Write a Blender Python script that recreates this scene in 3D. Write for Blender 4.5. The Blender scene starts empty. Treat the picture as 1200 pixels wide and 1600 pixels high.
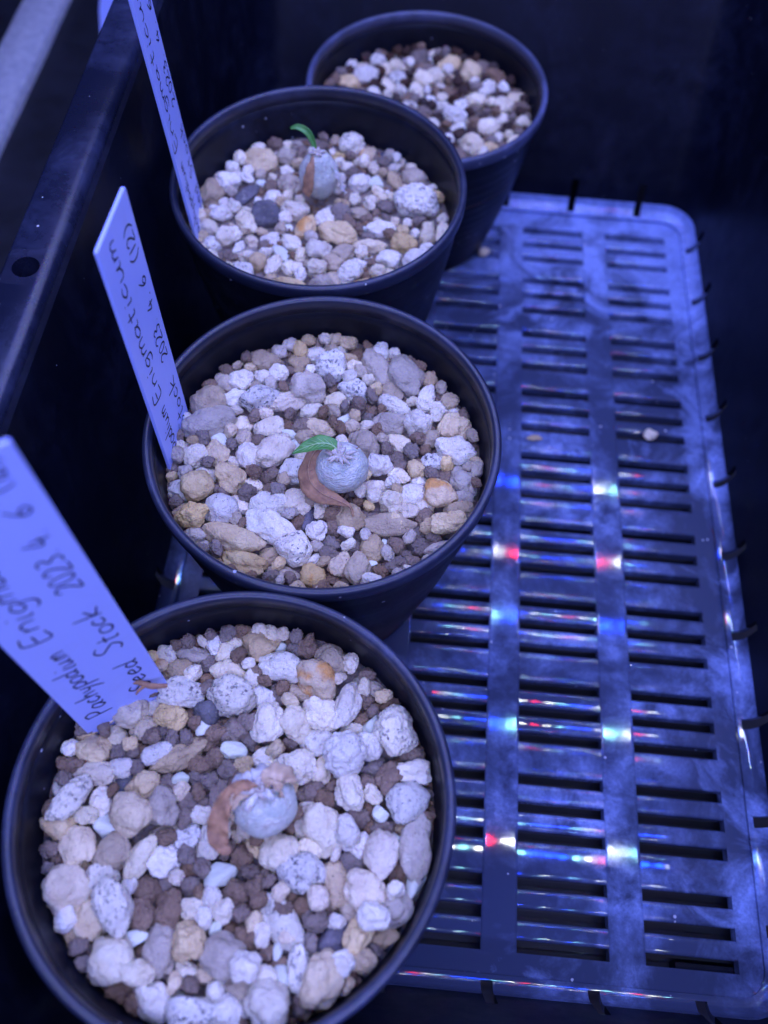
import bpy, bmesh, math, random
import numpy as np
from mathutils import Vector, Matrix, noise

# ---------------------------------------------------------------- camera, world, exposure
sc = bpy.context.scene
COL = sc.collection
rng = np.random.default_rng(7)
random.seed(7)

cam_data = bpy.data.cameras.new('camera')
cam = bpy.data.objects.new('camera', cam_data)
COL.objects.link(cam)
_r = Vector((0.99589158, 0.08556198, 0.02964975))
_u = Vector((-0.08927096, 0.87275035, 0.47993491))
_f = Vector((-0.01518735, 0.48061000, -0.87680293))
cam.matrix_world = Matrix(((_r.x, _u.x, -_f.x, 0.06585), (_r.y, _u.y, -_f.y, 0.13052),
                           (_r.z, _u.z, -_f.z, 0.25841), (0, 0, 0, 1)))
cam_data.sensor_fit = 'VERTICAL'
cam_data.sensor_height = 32.0
cam_data.lens = 32.0 * 1318.9 / 1600.0
cam_data.clip_start = 0.005
cam_data.clip_end = 50.0
cam_data.dof.use_dof = True
cam_data.dof.focus_distance = 0.2085
cam_data.dof.aperture_fstop = cam_data.lens / 3.0
sc.camera = cam

world = bpy.data.worlds.new('World')
sc.world = world
world.use_nodes = True
wb = world.node_tree.nodes['Background']
wb.inputs[0].default_value = (0.10, 0.14, 0.60, 1)
wb.inputs[1].default_value = 0.05

sc.view_settings.view_transform = 'Standard'
sc.view_settings.look = 'None'
sc.view_settings.exposure = 0.0
sc.view_settings.gamma = 1.0
sc.cycles.use_denoising = True
sc.cycles.use_light_tree = False
sc.cycles.sample_clamp_indirect = 4.0
sc.cycles.sample_clamp_direct = 0.0
sc.cycles.blur_glossy = 0.3
sc.cycles.max_bounces = 5
sc.cycles.diffuse_bounces = 3
sc.cycles.glossy_bounces = 3
LED_POWER = 425.0          # radiance of a white chip of the grow light

# ---------------------------------------------------------------- helpers
def link(o, parent=None):
    COL.objects.link(o)
    if parent is not None:
        o.parent = parent
    return o

def mesh_obj(name, verts, faces, mat=None, parent=None, smooth=True, loc=None):
    me = bpy.data.meshes.new(name)
    me.from_pydata([tuple(map(float, q)) for q in verts], [], [tuple(map(int, q)) for q in faces])
    me.update()
    if smooth:
        me.polygons.foreach_set('use_smooth', [True] * len(me.polygons))
    if mat:
        me.materials.append(mat)
    o = bpy.data.objects.new(name, me)
    if loc is not None:
        o.location = loc
    return link(o, parent)

def thing(name, label, cat, loc=(0, 0, 0), group=None):
    o = bpy.data.objects.new(name, None)
    o.empty_display_size = 0.01
    o.location = loc
    return tag(link(o), label, cat, group)

def tag(o, label, cat, group=None):
    o['label'] = label
    o['category'] = cat
    if group:
        o['group'] = group
    return o

def box_data(x0, x1, y0, y1, z0, z1, b=0.0):
    """box with chamfered top edges (b)"""
    v = [(x0, y0, z0), (x1, y0, z0), (x1, y1, z0), (x0, y1, z0)]
    if b <= 0:
        v += [(x0, y0, z1), (x1, y0, z1), (x1, y1, z1), (x0, y1, z1)]
        f = [(3, 2, 1, 0), (4, 5, 6, 7), (0, 1, 5, 4), (1, 2, 6, 5), (2, 3, 7, 6), (3, 0, 4, 7)]
    else:
        v += [(x0, y0, z1 - b), (x1, y0, z1 - b), (x1, y1, z1 - b), (x0, y1, z1 - b),
              (x0 + b, y0 + b, z1), (x1 - b, y0 + b, z1), (x1 - b, y1 - b, z1), (x0 + b, y1 - b, z1)]
        f = [(3, 2, 1, 0), (8, 9, 10, 11)]
        for a in (0, 4):
            for i in range(4):
                j = (i + 1) % 4
                f.append((a + i, a + j, a + 4 + j, a + 4 + i))
    return v, f

def lathe(prof, n=96, closed=False):
    """prof: list of (r, z)"""
    m = len(prof)
    t = np.arange(n) * 2 * np.pi / n
    v = []
    for r, z in prof:
        for a in t:
            v.append((r * math.cos(a), r * math.sin(a), z))
    f = []
    for i in range(m - (0 if closed else 1)):
        i2 = (i + 1) % m
        for j in range(n):
            k = (j + 1) % n
            f.append((i * n + j, i * n + k, i2 * n + k, i2 * n + j))
    return v, f

def catmull(pts, sub=5):
    p = [np.array(q, float) for q in pts]
    if len(p) < 3:
        return [p[0] + (p[-1] - p[0]) * i / sub for i in range(sub + 1)]
    p = [2 * p[0] - p[1]] + p + [2 * p[-1] - p[-2]]
    out = []
    for i in range(1, len(p) - 2):
        for k in range(sub):
            t = k / sub
            out.append(0.5 * (2 * p[i] + (p[i + 1] - p[i - 1]) * t + (2 * p[i - 1] - 5 * p[i] + 4 * p[i + 1] - p[i + 2]) * t * t
                              + (3 * p[i] - p[i - 1] - 3 * p[i + 1] + p[i + 2]) * t ** 3))
    out.append(p[-2])
    return out

# ---------------------------------------------------------------- materials
class NT:
    def __init__(self, name):
        self.m = bpy.data.materials.new(name)
        self.m.use_nodes = True
        self.t = self.m.node_tree
        self.b = self.t.nodes['Principled BSDF']
        self.out = self.t.nodes['Material Output']
    def n(self, typ, **kw):
        nd = self.t.nodes.new(typ)
        ins = kw.pop('ins', {})
        for k, val in kw.items():
            setattr(nd, k, val)
        for k, val in ins.items():
            if isinstance(val, bpy.types.NodeSocket):
                self.t.links.new(val, nd.inputs[k])
            else:
                nd.inputs[k].default_value = val
        return nd
    def l(self, a, b):
        self.t.links.new(a, b)
    def pos(self):
        if not hasattr(self, '_p'):
            self._p = self.n('ShaderNodeNewGeometry').outputs['Position']
        return self._p
    def noise(self, scale, detail=4.0, rough=0.55, vec=None, dist=0.0):
        return self.n('ShaderNodeTexNoise', ins={'Vector': vec or self.pos(), 'Scale': scale, 'Detail': detail,
                                                 'Roughness': rough, 'Distortion': dist}).outputs['Fac']
    def voro(self, scale, vec=None, feature='F1', rnd=1.0):
        return self.n('ShaderNodeTexVoronoi', feature=feature, ins={'Vector': vec or self.pos(), 'Scale': scale, 'Randomness': rnd})
    def ramp(self, fac, stops):
        r = self.n('ShaderNodeValToRGB', ins={'Fac': fac})
        e = r.color_ramp.elements
        while len(e) < len(stops):
            e.new(0.5)
        for el, (p, c) in zip(e, stops):
            el.position = p
            el.color = c if len(c) == 4 else (*c, 1)
        return r.outputs['Color']
    def rng(self, fac, a, b, c=0.0, d=1.0):
        return self.n('ShaderNodeMapRange', ins={'Value': fac, 'From Min': a, 'From Max': b, 'To Min': c, 'To Max': d}).outputs[0]
    def math(self, op, a, b=0.0):
        nd = self.n('ShaderNodeMath', operation=op)
        for i, q in enumerate((a, b)):
            if isinstance(q, bpy.types.NodeSocket):
                self.l(q, nd.inputs[i])
            else:
                nd.inputs[i].default_value = q
        return nd.outputs[0]
    def mix(self, fac, a, b, blend='MIX'):
        nd = self.n('ShaderNodeMix', data_type='RGBA', blend_type=blend)
        for i, q in ((0, fac), (6, a), (7, b)):
            if isinstance(q, bpy.types.NodeSocket):
                self.l(q, nd.inputs[i])
            elif i == 0:
                nd.inputs[0].default_value = q
            else:
                nd.inputs[i].default_value = (*q, 1) if len(q) == 3 else q
        return nd.outputs[2]
    def bump(self, h, dist, strength=1.0, prev=None):
        nd = self.n('ShaderNodeBump', ins={'Height': h, 'Distance': dist, 'Strength': strength})
        if prev is not None:
            self.l(prev, nd.inputs['Normal'])
        return nd.outputs['Normal']
    def rnd(self):
        return self.n('ShaderNodeObjectInfo').outputs['Random']
    def set(self, **kw):
        for k, val in kw.items():
            k = k.replace('_', ' ')
            if isinstance(val, bpy.types.NodeSocket):
                self.l(val, self.b.inputs[k])
            elif isinstance(val, tuple) and len(val) == 3:
                self.b.inputs[k].default_value = (*val, 1)
            else:
                self.b.inputs[k].default_value = val
        return self

def stone_mat(name, c1, c2, speck=0.0, speck_col=(0.07, 0.068, 0.08), stain=None, rough=0.85, fine=0.00025, pits=0.0003, sss=0.0):
    t = NT(name)
    rn = t.rnd()
    off = t.n('ShaderNodeVectorMath', operation='ADD', ins={0: t.pos()})
    cmb = t.n('ShaderNodeCombineXYZ', ins={0: rn, 1: t.math('MULTIPLY', rn, 3.7), 2: t.math('MULTIPLY', rn, 7.1)})
    t.l(cmb.outputs[0], off.inputs[1])
    vec = off.outputs[0]
    base = t.mix(t.rng(t.noise(170, 5, 0.6, vec), 0.35, 0.68), c1, c2)
    # per stone value shift
    val = t.rng(t.math('FRACT', t.math('MULTIPLY', rn, 13.7)), 0, 1, 0.82, 1.08)
    hs = t.n('ShaderNodeHueSaturation', ins={'Color': base, 'Value': val,
             'Saturation': t.rng(t.math('FRACT', t.math('MULTIPLY', rn, 31.3)), 0, 1, 0.6, 1.3)})
    col = hs.outputs[0]
    fn = t.noise(1500, 3, 0.7, vec)
    col = t.mix(t.rng(fn, 0.3, 0.75, 0.72, 1.0), t.mix(0.35, col, (0.02, 0.02, 0.025)), col)
    if stain:
        s = t.rng(t.noise(120, 3, 0.5, vec, 0.4), 0.56, 0.66)
        col = t.mix(t.math('MULTIPLY', s, 0.8), col, stain)
    if speck > 0:
        dv = t.n('ShaderNodeTexNoise', ins={'Vector': vec, 'Scale': 1100.0, 'Detail': 2.0}).outputs['Color']
        wv = t.n('ShaderNodeVectorMath', operation='MULTIPLY_ADD', ins={0: dv, 1: (0.0016, 0.0016, 0.0016), 2: vec}).outputs[0]
        v1 = t.voro(1250, wv)
        thr = t.math('MULTIPLY', t.math('POWER', t.n('ShaderNodeSeparateColor', ins={0: v1.outputs['Color']}).outputs[0], 2.5), t.rng(t.math('FRACT', t.math('MULTIPLY', rn, 57.9)), 0, 1, speck * 0.35, speck * 1.15))
        m = t.rng(t.math('SUBTRACT', thr, v1.outputs['Distance']), -0.03, 0.05)
        m2 = t.rng(t.noise(420, 5, 0.7, vec, 0.8), 0.62, 0.70)
        col = t.mix(t.math('MULTIPLY', t.math('MAXIMUM', m, t.math('MULTIPLY', m2, 0.75)), t.rng(t.noise(300, 2, 0.5, vec), 0.35, 0.65, 0.3, 0.9)), col, speck_col)
    pit = t.rng(t.voro(430, vec).outputs['Distance'], 0.05, 0.5)
    nb = t.bump(t.noise(420, 4, 0.66, vec), fine * 4.6)
    nb = t.bump(pit, pits, 0.7, nb)
    nb = t.bump(fn, fine * 1.3, 1.0, nb)
    t.set(Base_Color=col, Roughness=rough, Normal=nb)
    t.b.inputs['Specular IOR Level'].default_value = 0.25
    if sss:
        t.b.inputs['Subsurface Weight'].default_value = sss
        t.b.inputs['Subsurface Radius'].default_value = (0.002, 0.002, 0.002)
    return t.m

MAT = {}
MAT['W'] = stone_mat('pumice speckled', (0.86, 0.80, 0.66), (0.66, 0.61, 0.52), speck=0.95)
MAT['P'] = stone_mat('pumice white', (0.92, 0.84, 0.66), (0.74, 0.63, 0.46), speck=0.22, speck_col=(0.2, 0.17, 0.15))
MAT['C'] = stone_mat('pumice cream', (0.84, 0.68, 0.42), (0.62, 0.46, 0.27), speck=0.25, speck_col=(0.15, 0.10, 0.07))
MAT['T'] = stone_mat('pumice tan', (0.62, 0.50, 0.34), (0.45, 0.35, 0.24), speck=0.3, speck_col=(0.10, 0.07, 0.05))
MAT['Y'] = stone_mat('pumice ochre', (0.80, 0.60, 0.32), (0.58, 0.42, 0.24), speck=0.2, speck_col=(0.1, 0.06, 0.03), stain=(0.62, 0.28, 0.06))
MAT['B'] = stone_mat('baked clay', (0.33, 0.235, 0.165), (0.23, 0.16, 0.115), speck=0.0, fine=0.0004, pits=0.0002, rough=0.92)
MAT['G'] = stone_mat('pale zeolite', (0.74, 0.76, 0.62), (0.62, 0.64, 0.54), speck=0.0, fine=0.00008, pits=0.00004, rough=0.6, sss=0.15)
MAT['D'] = stone_mat('dark lava', (0.10, 0.095, 0.11), (0.22, 0.20, 0.22), speck=0.3, speck_col=(0.5, 0.47, 0.42), fine=0.0003, pits=0.0004)
MAT['K'] = stone_mat('dark bark chip', (0.11, 0.065, 0.045), (0.06, 0.035, 0.03), fine=0.0005, pits=0.0004, rough=0.95)

def plastic(name, base, rough, dust=0.0, dust_sheen_col=(0.26, 0.32, 0.68), specks=0.0, wobble=0.0, dust_sheen=0.0, stains=False, spec=0.5):
    t = NT(name)
    col = base
    r = rough
    big = t.noise(26, 6, 0.62, None, 0.6)
    med = t.noise(110, 6, 0.7, None, 0.3)
    fin = t.noise(900, 3, 0.7)
    if dust_sheen > 0 or dust > 0:
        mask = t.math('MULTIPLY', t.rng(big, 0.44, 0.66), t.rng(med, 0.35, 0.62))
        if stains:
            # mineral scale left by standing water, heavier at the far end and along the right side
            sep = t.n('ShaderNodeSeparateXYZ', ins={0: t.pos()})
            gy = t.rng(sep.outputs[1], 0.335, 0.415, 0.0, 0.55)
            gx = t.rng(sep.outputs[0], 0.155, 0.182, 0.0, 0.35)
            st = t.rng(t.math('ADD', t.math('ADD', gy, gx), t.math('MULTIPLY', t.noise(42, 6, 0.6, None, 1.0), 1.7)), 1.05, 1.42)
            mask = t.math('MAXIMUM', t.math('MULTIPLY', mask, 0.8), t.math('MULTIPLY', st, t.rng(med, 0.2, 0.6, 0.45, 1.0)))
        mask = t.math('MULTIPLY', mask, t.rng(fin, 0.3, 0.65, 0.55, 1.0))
        fac = t.math('ADD', t.math('MULTIPLY', mask, dust), dust_sheen)  # the even part puts the lamp's blue sheen into the dust colour
        col = t.mix(fac, base, dust_sheen_col)
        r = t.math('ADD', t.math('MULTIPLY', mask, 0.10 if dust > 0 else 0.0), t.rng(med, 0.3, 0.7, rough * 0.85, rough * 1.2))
    if specks > 0:
        v = t.voro(620)
        rr = t.n('ShaderNodeSeparateColor', ins={0: v.outputs['Color']})
        thr = t.math('MULTIPLY', t.rng(rr.outputs[0], 0.975, 1.0), specks)
        m = t.rng(t.math('SUBTRACT', thr, v.outputs['Distance']), -0.02, 0.03)
        col = t.mix(t.math('MULTIPLY', m, 0.7), col, (0.55, 0.58, 0.7))
    nb = t.bump(fin, 0.000003 if stains else 0.00002, 0.6)
    if wobble > 0:
        nb = t.bump(t.noise(75, 3, 0.5), wobble, 1.0, nb)
    t.set(Base_Color=col, Roughness=r, Normal=nb)
    t.b.inputs['Specular IOR Level'].default_value = spec
    return t.m

MAT['pot'] = plastic('black pot plastic', (0.004, 0.005, 0.010), 0.40, dust=0.05, specks=0.3, dust_sheen=0.0, spec=0.22)
MAT['rim'] = plastic('black pot rim plastic', (0.007, 0.009, 0.020), 0.34, dust=0.14, specks=0.3, dust_sheen=0.030)
MAT['rim_dusty'] = plastic('dusty pot rim plastic', (0.018, 0.020, 0.030), 0.40, dust=0.35, specks=0.5, dust_sheen=0.10)
MAT['floor'] = plastic('basket floor plastic', (0.012, 0.014, 0.026), 0.035, dust=0.75, dust_sheen_col=(0.32, 0.44, 0.92), specks=0.3, wobble=0.00002, dust_sheen=0.085, stains=True)
MAT['wall'] = plastic('basket wall plastic', (0.002, 0.003, 0.009), 0.40, dust=0.03, specks=0.10, dust_sheen=0.0, spec=0.12)
MAT['flange'] = plastic('basket rim plastic', (0.006, 0.008, 0.02), 0.26, dust=0.10, specks=0.25, dust_sheen=0.006, spec=0.4)
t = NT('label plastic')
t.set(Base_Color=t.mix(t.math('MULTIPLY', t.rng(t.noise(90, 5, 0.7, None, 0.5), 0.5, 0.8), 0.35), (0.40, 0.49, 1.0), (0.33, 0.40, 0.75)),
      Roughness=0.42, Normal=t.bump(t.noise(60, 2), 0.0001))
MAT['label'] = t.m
MAT['ink'] = NT('marker ink').set(Base_Color=(0.012, 0.012, 0.03), Roughness=0.6).m

# ---------------------------------------------------------------- grow light above the basket (outside the picture)
def build_grow_light():
    zb = 0.40
    g = thing('grow_light', 'LED grow light panel with rows of white, blue and red chips above the basket', 'lamp', (0.1, 0.32, zb))
    alu = NT('lamp housing').set(Base_Color=(0.25, 0.26, 0.28), Roughness=0.5, Metallic=0.6).m
    v, f = box_data(-0.25, 0.25, -0.45, 0.26, 0.0, 0.006)
    mesh_obj('circuit_board', v, f, alu, g, smooth=False)
    v, f = box_data(-0.22, 0.22, -0.42, 0.22, 0.006, 0.030, 0.006)
    mesh_obj('heat_sink', v, f, alu, g, smooth=False)
    cols = {'w': (0.92, 1.0, 1.0), 'c': (0.28, 0.86, 1.0), 'b': (0.01, 0.10, 2.9), 'r': (1.0, 0.02, 0.06)}
    meshes = {}
    for k, c in cols.items():
        t = NT('led ' + k)
        t.set(Base_Color=(0.0, 0.0, 0.0))
        t.b.inputs['Emission Color'].default_value = (*c, 1)
        t.b.inputs['Emission Strength'].default_value = LED_POWER
        s = 0.00135
        v = [(-s, -s, 0), (s, -s, 0), (s, s, 0), (-s, s, 0)]
        f = [(0, 3, 2, 1)]
        me = bpy.data.meshes.new('led_chip')
        me.from_pydata(v, [], f)
        me.materials.append(t.m)
        meshes[k] = me
    seq = 'bbcwrwcbbwcwrwcb'
    for r, y in enumerate((-0.095, -0.008, 0.083, 0.142, 0.215, -0.265, -0.335, -0.405)):  # last three rows are added, unseen even in reflections, to light the near label
        for i in range(46 if r < 5 else 23):
            o = bpy.data.objects.new('led_chip', meshes[seq[(i + 5 * r) % len(seq)]])
            o.location = (-0.228 + i * (0.0102 if r < 5 else 0.0204), y, -0.0001)
            o.scale = (1, 1, 1) if r < 5 else (1.7, 1.7, 1)
            link(o, g)
build_grow_light()
# ---------------------------------------------------------------- shelf under the basket
t = NT('shelf laminate')
t.set(Base_Color=t.mix(t.rng(t.noise(60, 5), 0.35, 0.7), (0.004, 0.005, 0.009), (0.012, 0.014, 0.025)), Roughness=0.55)
v, f = box_data(-0.9, 0.9, -0.5, 1.4, -0.040, -0.0085)
shelf = mesh_obj('shelf', v, f, t.m, smooth=False)
shelf['kind'] = 'structure'

# ---------------------------------------------------------------- basket
BX, BY = 0.0865, 0.2800
HX, HY = 0.0960, 0.1527
CR = 0.014
SLIT = 0.0032
basket = thing('plastic_basket', 'black plastic basket with slotted floor holding the four pots', 'basket', (BX, BY, 0))

def ring_cols(slit=True):
    """perimeter columns: (side normal/tangent description, slit flag of the face starting here)"""
    cols = []
    sx = [k * 0.0286 - 0.0143 for k in range(-2, 4)]
    sy = [k * 0.0288 - 0.0144 for k in range(-4, 6)]
    if not slit:
        sx, sy = [], []
    lx, ly = HX - CR, HY - CR
    def side(c0, c1, slits, extra=()):
        pts = [c0, c1]
        for s in slits:
            if abs(s) < abs(c0) - 0.004:
                pts += [s - SLIT / 2, s + SLIT / 2]
        pts += list(extra)
        pts = sorted(set(pts), reverse=c0 > c1)
        out = []
        for a, b in zip(pts, pts[1:]):
            mid = (a + b) / 2
            out.append((a, any(abs(mid - s) < SLIT / 4 for s in slits)))
        return out
    hy = 0.267 - BY
    for a, s in side(-lx, lx, sx): cols.append(('S', a, s))
    for k in range(8): cols.append(('c', (lx, -ly, -math.pi / 2 + k * math.pi / 16), False))
    for a, s in side(-ly, ly, sy): cols.append(('E', a, s))
    for k in range(8): cols.append(('c', (lx, ly, k * math.pi / 16), False))
    for a, s in side(lx, -lx, sx): cols.append(('N', a, s))
    for k in range(8): cols.append(('c', (-lx, ly, math.pi / 2 + k * math.pi / 16), False))
    for a, s in side(ly, -ly, sy, (hy - 0.0055, hy + 0.0055)): cols.append(('W', a, s))
    for k in range(8): cols.append(('c', (-lx, -ly, math.pi + k * math.pi / 16), False))
    return cols
COLS = ring_cols()

def ring_pt(c, s, z):
    k, a, _ = c
    fs, fn = max(z - 0.006, 0) * 0.20, max(z - 0.006, 0) * 0.42     # the two ends flare more than the long sides
    if k == 'S': return (a, -HY - s - fs, z)
    if k == 'N': return (a, HY + s + fn, z)
    if k == 'E': return (HX + s, a, z)
    if k == 'W': return (-HX - s, a, z)
    x, y, an = a
    r = CR + s
    e = math.sin(an)
    return (x + r * math.cos(an), y + r * e + (fn * e if e > 0 else fs * e), z)

def wall_s(z):
    return (z - 0.006) * 0.0875

prof = []
for k in range(7):
    a = -math.pi / 2 + k * math.pi / 12
    prof.append((-0.006 + 0.006 * math.cos(a), 0.006 + 0.006 * math.sin(a)))
for z in (0.0125, 0.020, 0.034, 0.048, 0.065, 0.085, 0.109):
    prof.append((wall_s(z), z))
n = len(COLS)
V = [ring_pt(c, s, z) for s, z in prof for c in COLS]
F = []
for i in range(len(prof) - 1):
    for j, c in enumerate(COLS):
        if c[2] and 1 <= i < 7:
            continue
        k = (j + 1) % n
        F.append((i * n + j, i * n + k, (i + 1) * n + k, (i + 1) * n + j))
wall = mesh_obj('wall', V, F, MAT['wall'], basket)
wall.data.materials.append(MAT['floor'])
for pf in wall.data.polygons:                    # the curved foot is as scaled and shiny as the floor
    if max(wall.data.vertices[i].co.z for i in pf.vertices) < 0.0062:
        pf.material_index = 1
md = wall.modifiers.new('thickness', 'SOLIDIFY')
md.thickness = 0.0016
md.offset = -1.0
md = wall.modifiers.new('soft edge', 'EDGE_SPLIT')
md.split_angle = math.radians(50)

# rolled rim with the drilled hole on the left side
s0 = wall_s(0.109)
fp = [(s0, 0.1075)] + [(s0 + 0.0026 - 0.0026 * math.cos(a), 0.1091 + 0.0026 * math.sin(a)) for a in (0.0, 0.35, 0.7, 1.05, 1.35)]
fp += [(s0 + 0.0032, 0.1117), (0.0201, 0.1117), (0.0207, 0.1114), (0.0211, 0.1106), (0.0212, 0.1040)]
COLS = ring_cols(False)
n = len(COLS)
V = [ring_pt(c, s, z) for s, z in fp for c in COLS]
F = []
hy = 0.267 - BY
hole_face = None
for i in range(len(fp) - 1):
    for j, c in enumerate(COLS):
        k = (j + 1) % n
        if i == 6 and c[0] == 'W':
            a0, a1 = c[1], COLS[k][1] if COLS[k][0] == 'W' else -9
            if abs((a0 + a1) / 2 - hy) < 0.001:
                hole_face = (i * n + j, i * n + k, (i + 1) * n + k, (i + 1) * n + j)
                continue
        F.append((i * n + j, i * n + k, (i + 1) * n + k, (i + 1) * n + j))
if hole_face:
    q = [np.array(V[a]) for a in hole_face]
    hc = np.array((-HX - 0.0154, hy, 0.1117))
    m = 24
    base = len(V)
    cor = [math.atan2(p[1] - hc[1], p[0] - hc[0]) for p in q]
    for lev in (0, 1, 2):
        for a in range(m):
            an = 2 * math.pi * a / m + 0.02
            d = np.array((math.cos(an), math.sin(an), 0))
            if lev == 0:
                xs = (max(p[0] for p in q) - hc[0]) if d[0] > 0 else (min(p[0] for p in q) - hc[0])
                ys = (max(p[1] for p in q) - hc[1]) if d[1] > 0 else (min(p[1] for p in q) - hc[1])
                tt = min(xs / d[0] if abs(d[0]) > 1e-9 else 9, ys / d[1] if abs(d[1]) > 1e-9 else 9)
                V.append(tuple(hc + d * tt))
            else:
                V.append(tuple(hc + d * 0.0032 + np.array((0, 0, 0 if lev == 1 else -0.012))))
    for lev in (0, 1):
        for a in range(m):
            b = (a + 1) % m
            F.append((base + lev * m + a, base + lev * m + b, base + (lev + 1) * m + b, base + (lev + 1) * m + a))
    for p_i, an in zip(hole_face, cor):       # corner triangles of the square opening
        aa = (an - 0.02) % (2 * math.pi) / (2 * math.pi) * m
        lo = int(math.floor(aa)) % m
        F.append((base + lo, base + (lo + 1) % m, p_i))
fl = mesh_obj('rim_flange', V, F, MAT['flange'], basket)
bm = bmesh.new(); bm.from_mesh(fl.data)
bmesh.ops.recalc_face_normals(bm, faces=bm.faces)
bm.to_mesh(fl.data); bm.free()
md = fl.modifiers.new('soft edge', 'EDGE_SPLIT')
md.split_angle = math.radians(60)

# floor: longitudinal bars, short slats between the slots, border plates
X0 = 0.10908 - 3 * 0.03531
CW, CP = 0.02539, 0.03531
Y0, GP, SP, SW = 0.41632, 0.02881, 0.00809, 0.0031
yT, yB = Y0 + SW / 2, Y0 - 9 * GP - 2 * SP - SW / 2
TH = 0.0034
xe, ye = HX - 0.0058, HY - 0.0058
def plate(name, x0, x1, y0, y1, b=0.0, top=0.0):
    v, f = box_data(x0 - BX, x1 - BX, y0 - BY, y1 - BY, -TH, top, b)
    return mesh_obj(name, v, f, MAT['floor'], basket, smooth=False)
plate('floor_border', BX - xe, BX + xe, BY - ye, yB)
plate('floor_border', BX - xe, BX + xe, yT, BY + ye)
plate('floor_border', BX - xe, X0, yB, yT)
plate('floor_border', X0 + 4 * CP + CW, BX + xe, yB, yT)
for c in range(4):
    bw = CP - CW
    V, F = [], []
    qs = [i / 6 - 1 for i in range(13)]
    for y in (yB - BY, yT - BY):
        V += [(-bw / 2, y, -TH)] + [(q * bw / 2, y, -0.00002 * (1 - q * q)) for q in qs] + [(bw / 2, y, -TH)]
    m = len(qs) + 2
    k = 2 * m
    V = V + V
    F = [(i, i + 1, m + i + 1, m + i) for i in range(m - 1)] + [tuple(k + i for i in range(m - 1, -1, -1)), tuple(k + i for i in range(m, 2 * m)), (k, k + m, k + 2 * m - 1, k + m - 1)]
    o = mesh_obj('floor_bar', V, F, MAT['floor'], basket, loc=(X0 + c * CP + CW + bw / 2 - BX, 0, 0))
    o.data.polygons.foreach_set('use_smooth', [0 < i < m - 2 for i in range(len(F))])
def slat_mesh(name, h):
    # gently crowned moulding between two slots
    w = CW / 2
    hh = h / 2
    rows = [(-hh, -TH), (-hh, -0.0006), (-hh + 0.00025, -0.00025)]
    for q in (-1, -0.75, -0.5, -0.25, 0, 0.25, 0.5, 0.75, 1):
        rows.append((q * (hh - 0.0007), -0.00004 * q * q))
    rows += [(hh - 0.00025, -0.00025), (hh, -0.0006), (hh, -TH)]
    v = [(sx * w, y, z) for y, z in rows for sx in (-1, 1)]
    f = [(2 * i, 2 * i + 1, 2 * i + 3, 2 * i + 2) for i in range(len(rows) - 1)]
    m = len(v)                                   # end caps and underside on their own vertices keep the top normals clean
    v = v + v
    f += [tuple(m + i for i in range(0, m, 2)), tuple(m + i for i in range(m - 1, 0, -2)), (m, 2 * m - 2, 2 * m - 1, m + 1)]
    me = bpy.data.meshes.new(name)
    me.from_pydata(v, [], f)
    me.polygons.foreach_set('use_smooth', [0 < i < len(rows) - 2 for i in range(len(f))])
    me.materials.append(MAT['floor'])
    return me
narrow, wide = slat_mesh('floor_slat', SP - SW), slat_mesh('floor_slat', GP - 2 * SP - SW)
for c in range(5):
    x = X0 + c * CP + CW / 2 - BX
    for g in range(10):
        yg = Y0 - g * GP - BY
        for k in range(2):
            o = link(bpy.data.objects.new('floor_slat', narrow), basket)
            o.location = (x, yg - (k + 0.5) * SP, 0)
        if g < 9:
            o = link(bpy.data.objects.new('floor_slat', wide), basket)
            o.location = (x, yg - SP - GP / 2 , 0)
# feet that lift the floor off the shelf
for sx in (-1, 1):
    for sy in (-1, 1):
        v, f = box_data(sx * 0.075 - 0.008, sx * 0.075 + 0.008, sy * 0.143 - 0.004, sy * 0.143 + 0.004, -0.0085, -TH)
        mesh_obj('foot', v, f, MAT['wall'], basket, smooth=False)

# ---------------------------------------------------------------- things beside the basket
t = NT('grey felt')
t.set(Base_Color=t.mix(t.rng(t.noise(300, 5, 0.7), 0.3, 0.7), (0.34, 0.36, 0.44), (0.58, 0.60, 0.66)), Roughness=0.95,
      Normal=t.bump(t.noise(500, 5, 0.7), 0.0012))
V, F = [], []
m = 60
for i in range(m + 1):
    y = -0.05 + 0.85 * i / m
    for j, (x, z) in enumerate(((-0.011, 0.0), (-0.0105, 0.0045), (-0.009, 0.0058), (0.0, 0.0062), (0.009, 0.0058), (0.0105, 0.0045), (0.011, 0.0))):
        V.append((x + 0.0006 * noise.noise((y * 30, j, 0)), y, z + 0.0004 * noise.noise((y * 60, j, 5))))
for i in range(m):
    for j in range(6):
        F.append((i * 7 + j, i * 7 + j + 1, i * 7 + j + 8, i * 7 + j + 7))
F += [tuple(range(7)), tuple(m * 7 + k for k in range(6, -1, -1))]
strip = mesh_obj('felt_strip', V, F, t.m, loc=(-0.141, 0.0, -0.0085))
bm = bmesh.new(); bm.from_mesh(strip.data); bmesh.ops.recalc_face_normals(bm, faces=bm.faces); bm.to_mesh(strip.data); bm.free()
tag(strip, 'fuzzy grey felt strip lying on the shelf outside the basket', 'strip')
V = [(-0.113, 0.560), (-0.105, 0.532), (-0.050, 0.560), (-0.050, 0.720), (-0.122, 0.720), (-0.121, 0.600)]
Vc = [(x, y, z) for z in (0, 0.0012) for x, y in V]
F = [tuple(range(5, -1, -1)), tuple(range(6, 12))] + [(i, (i + 1) % 6, 6 + (i + 1) % 6, 6 + i) for i in range(6)]
card = mesh_obj('plastic_card', Vc, F, MAT['label'], smooth=False, loc=(0, 0, -0.0085))
tag(card, 'white plastic card lying on the shelf beyond the basket rim', 'card')

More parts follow.
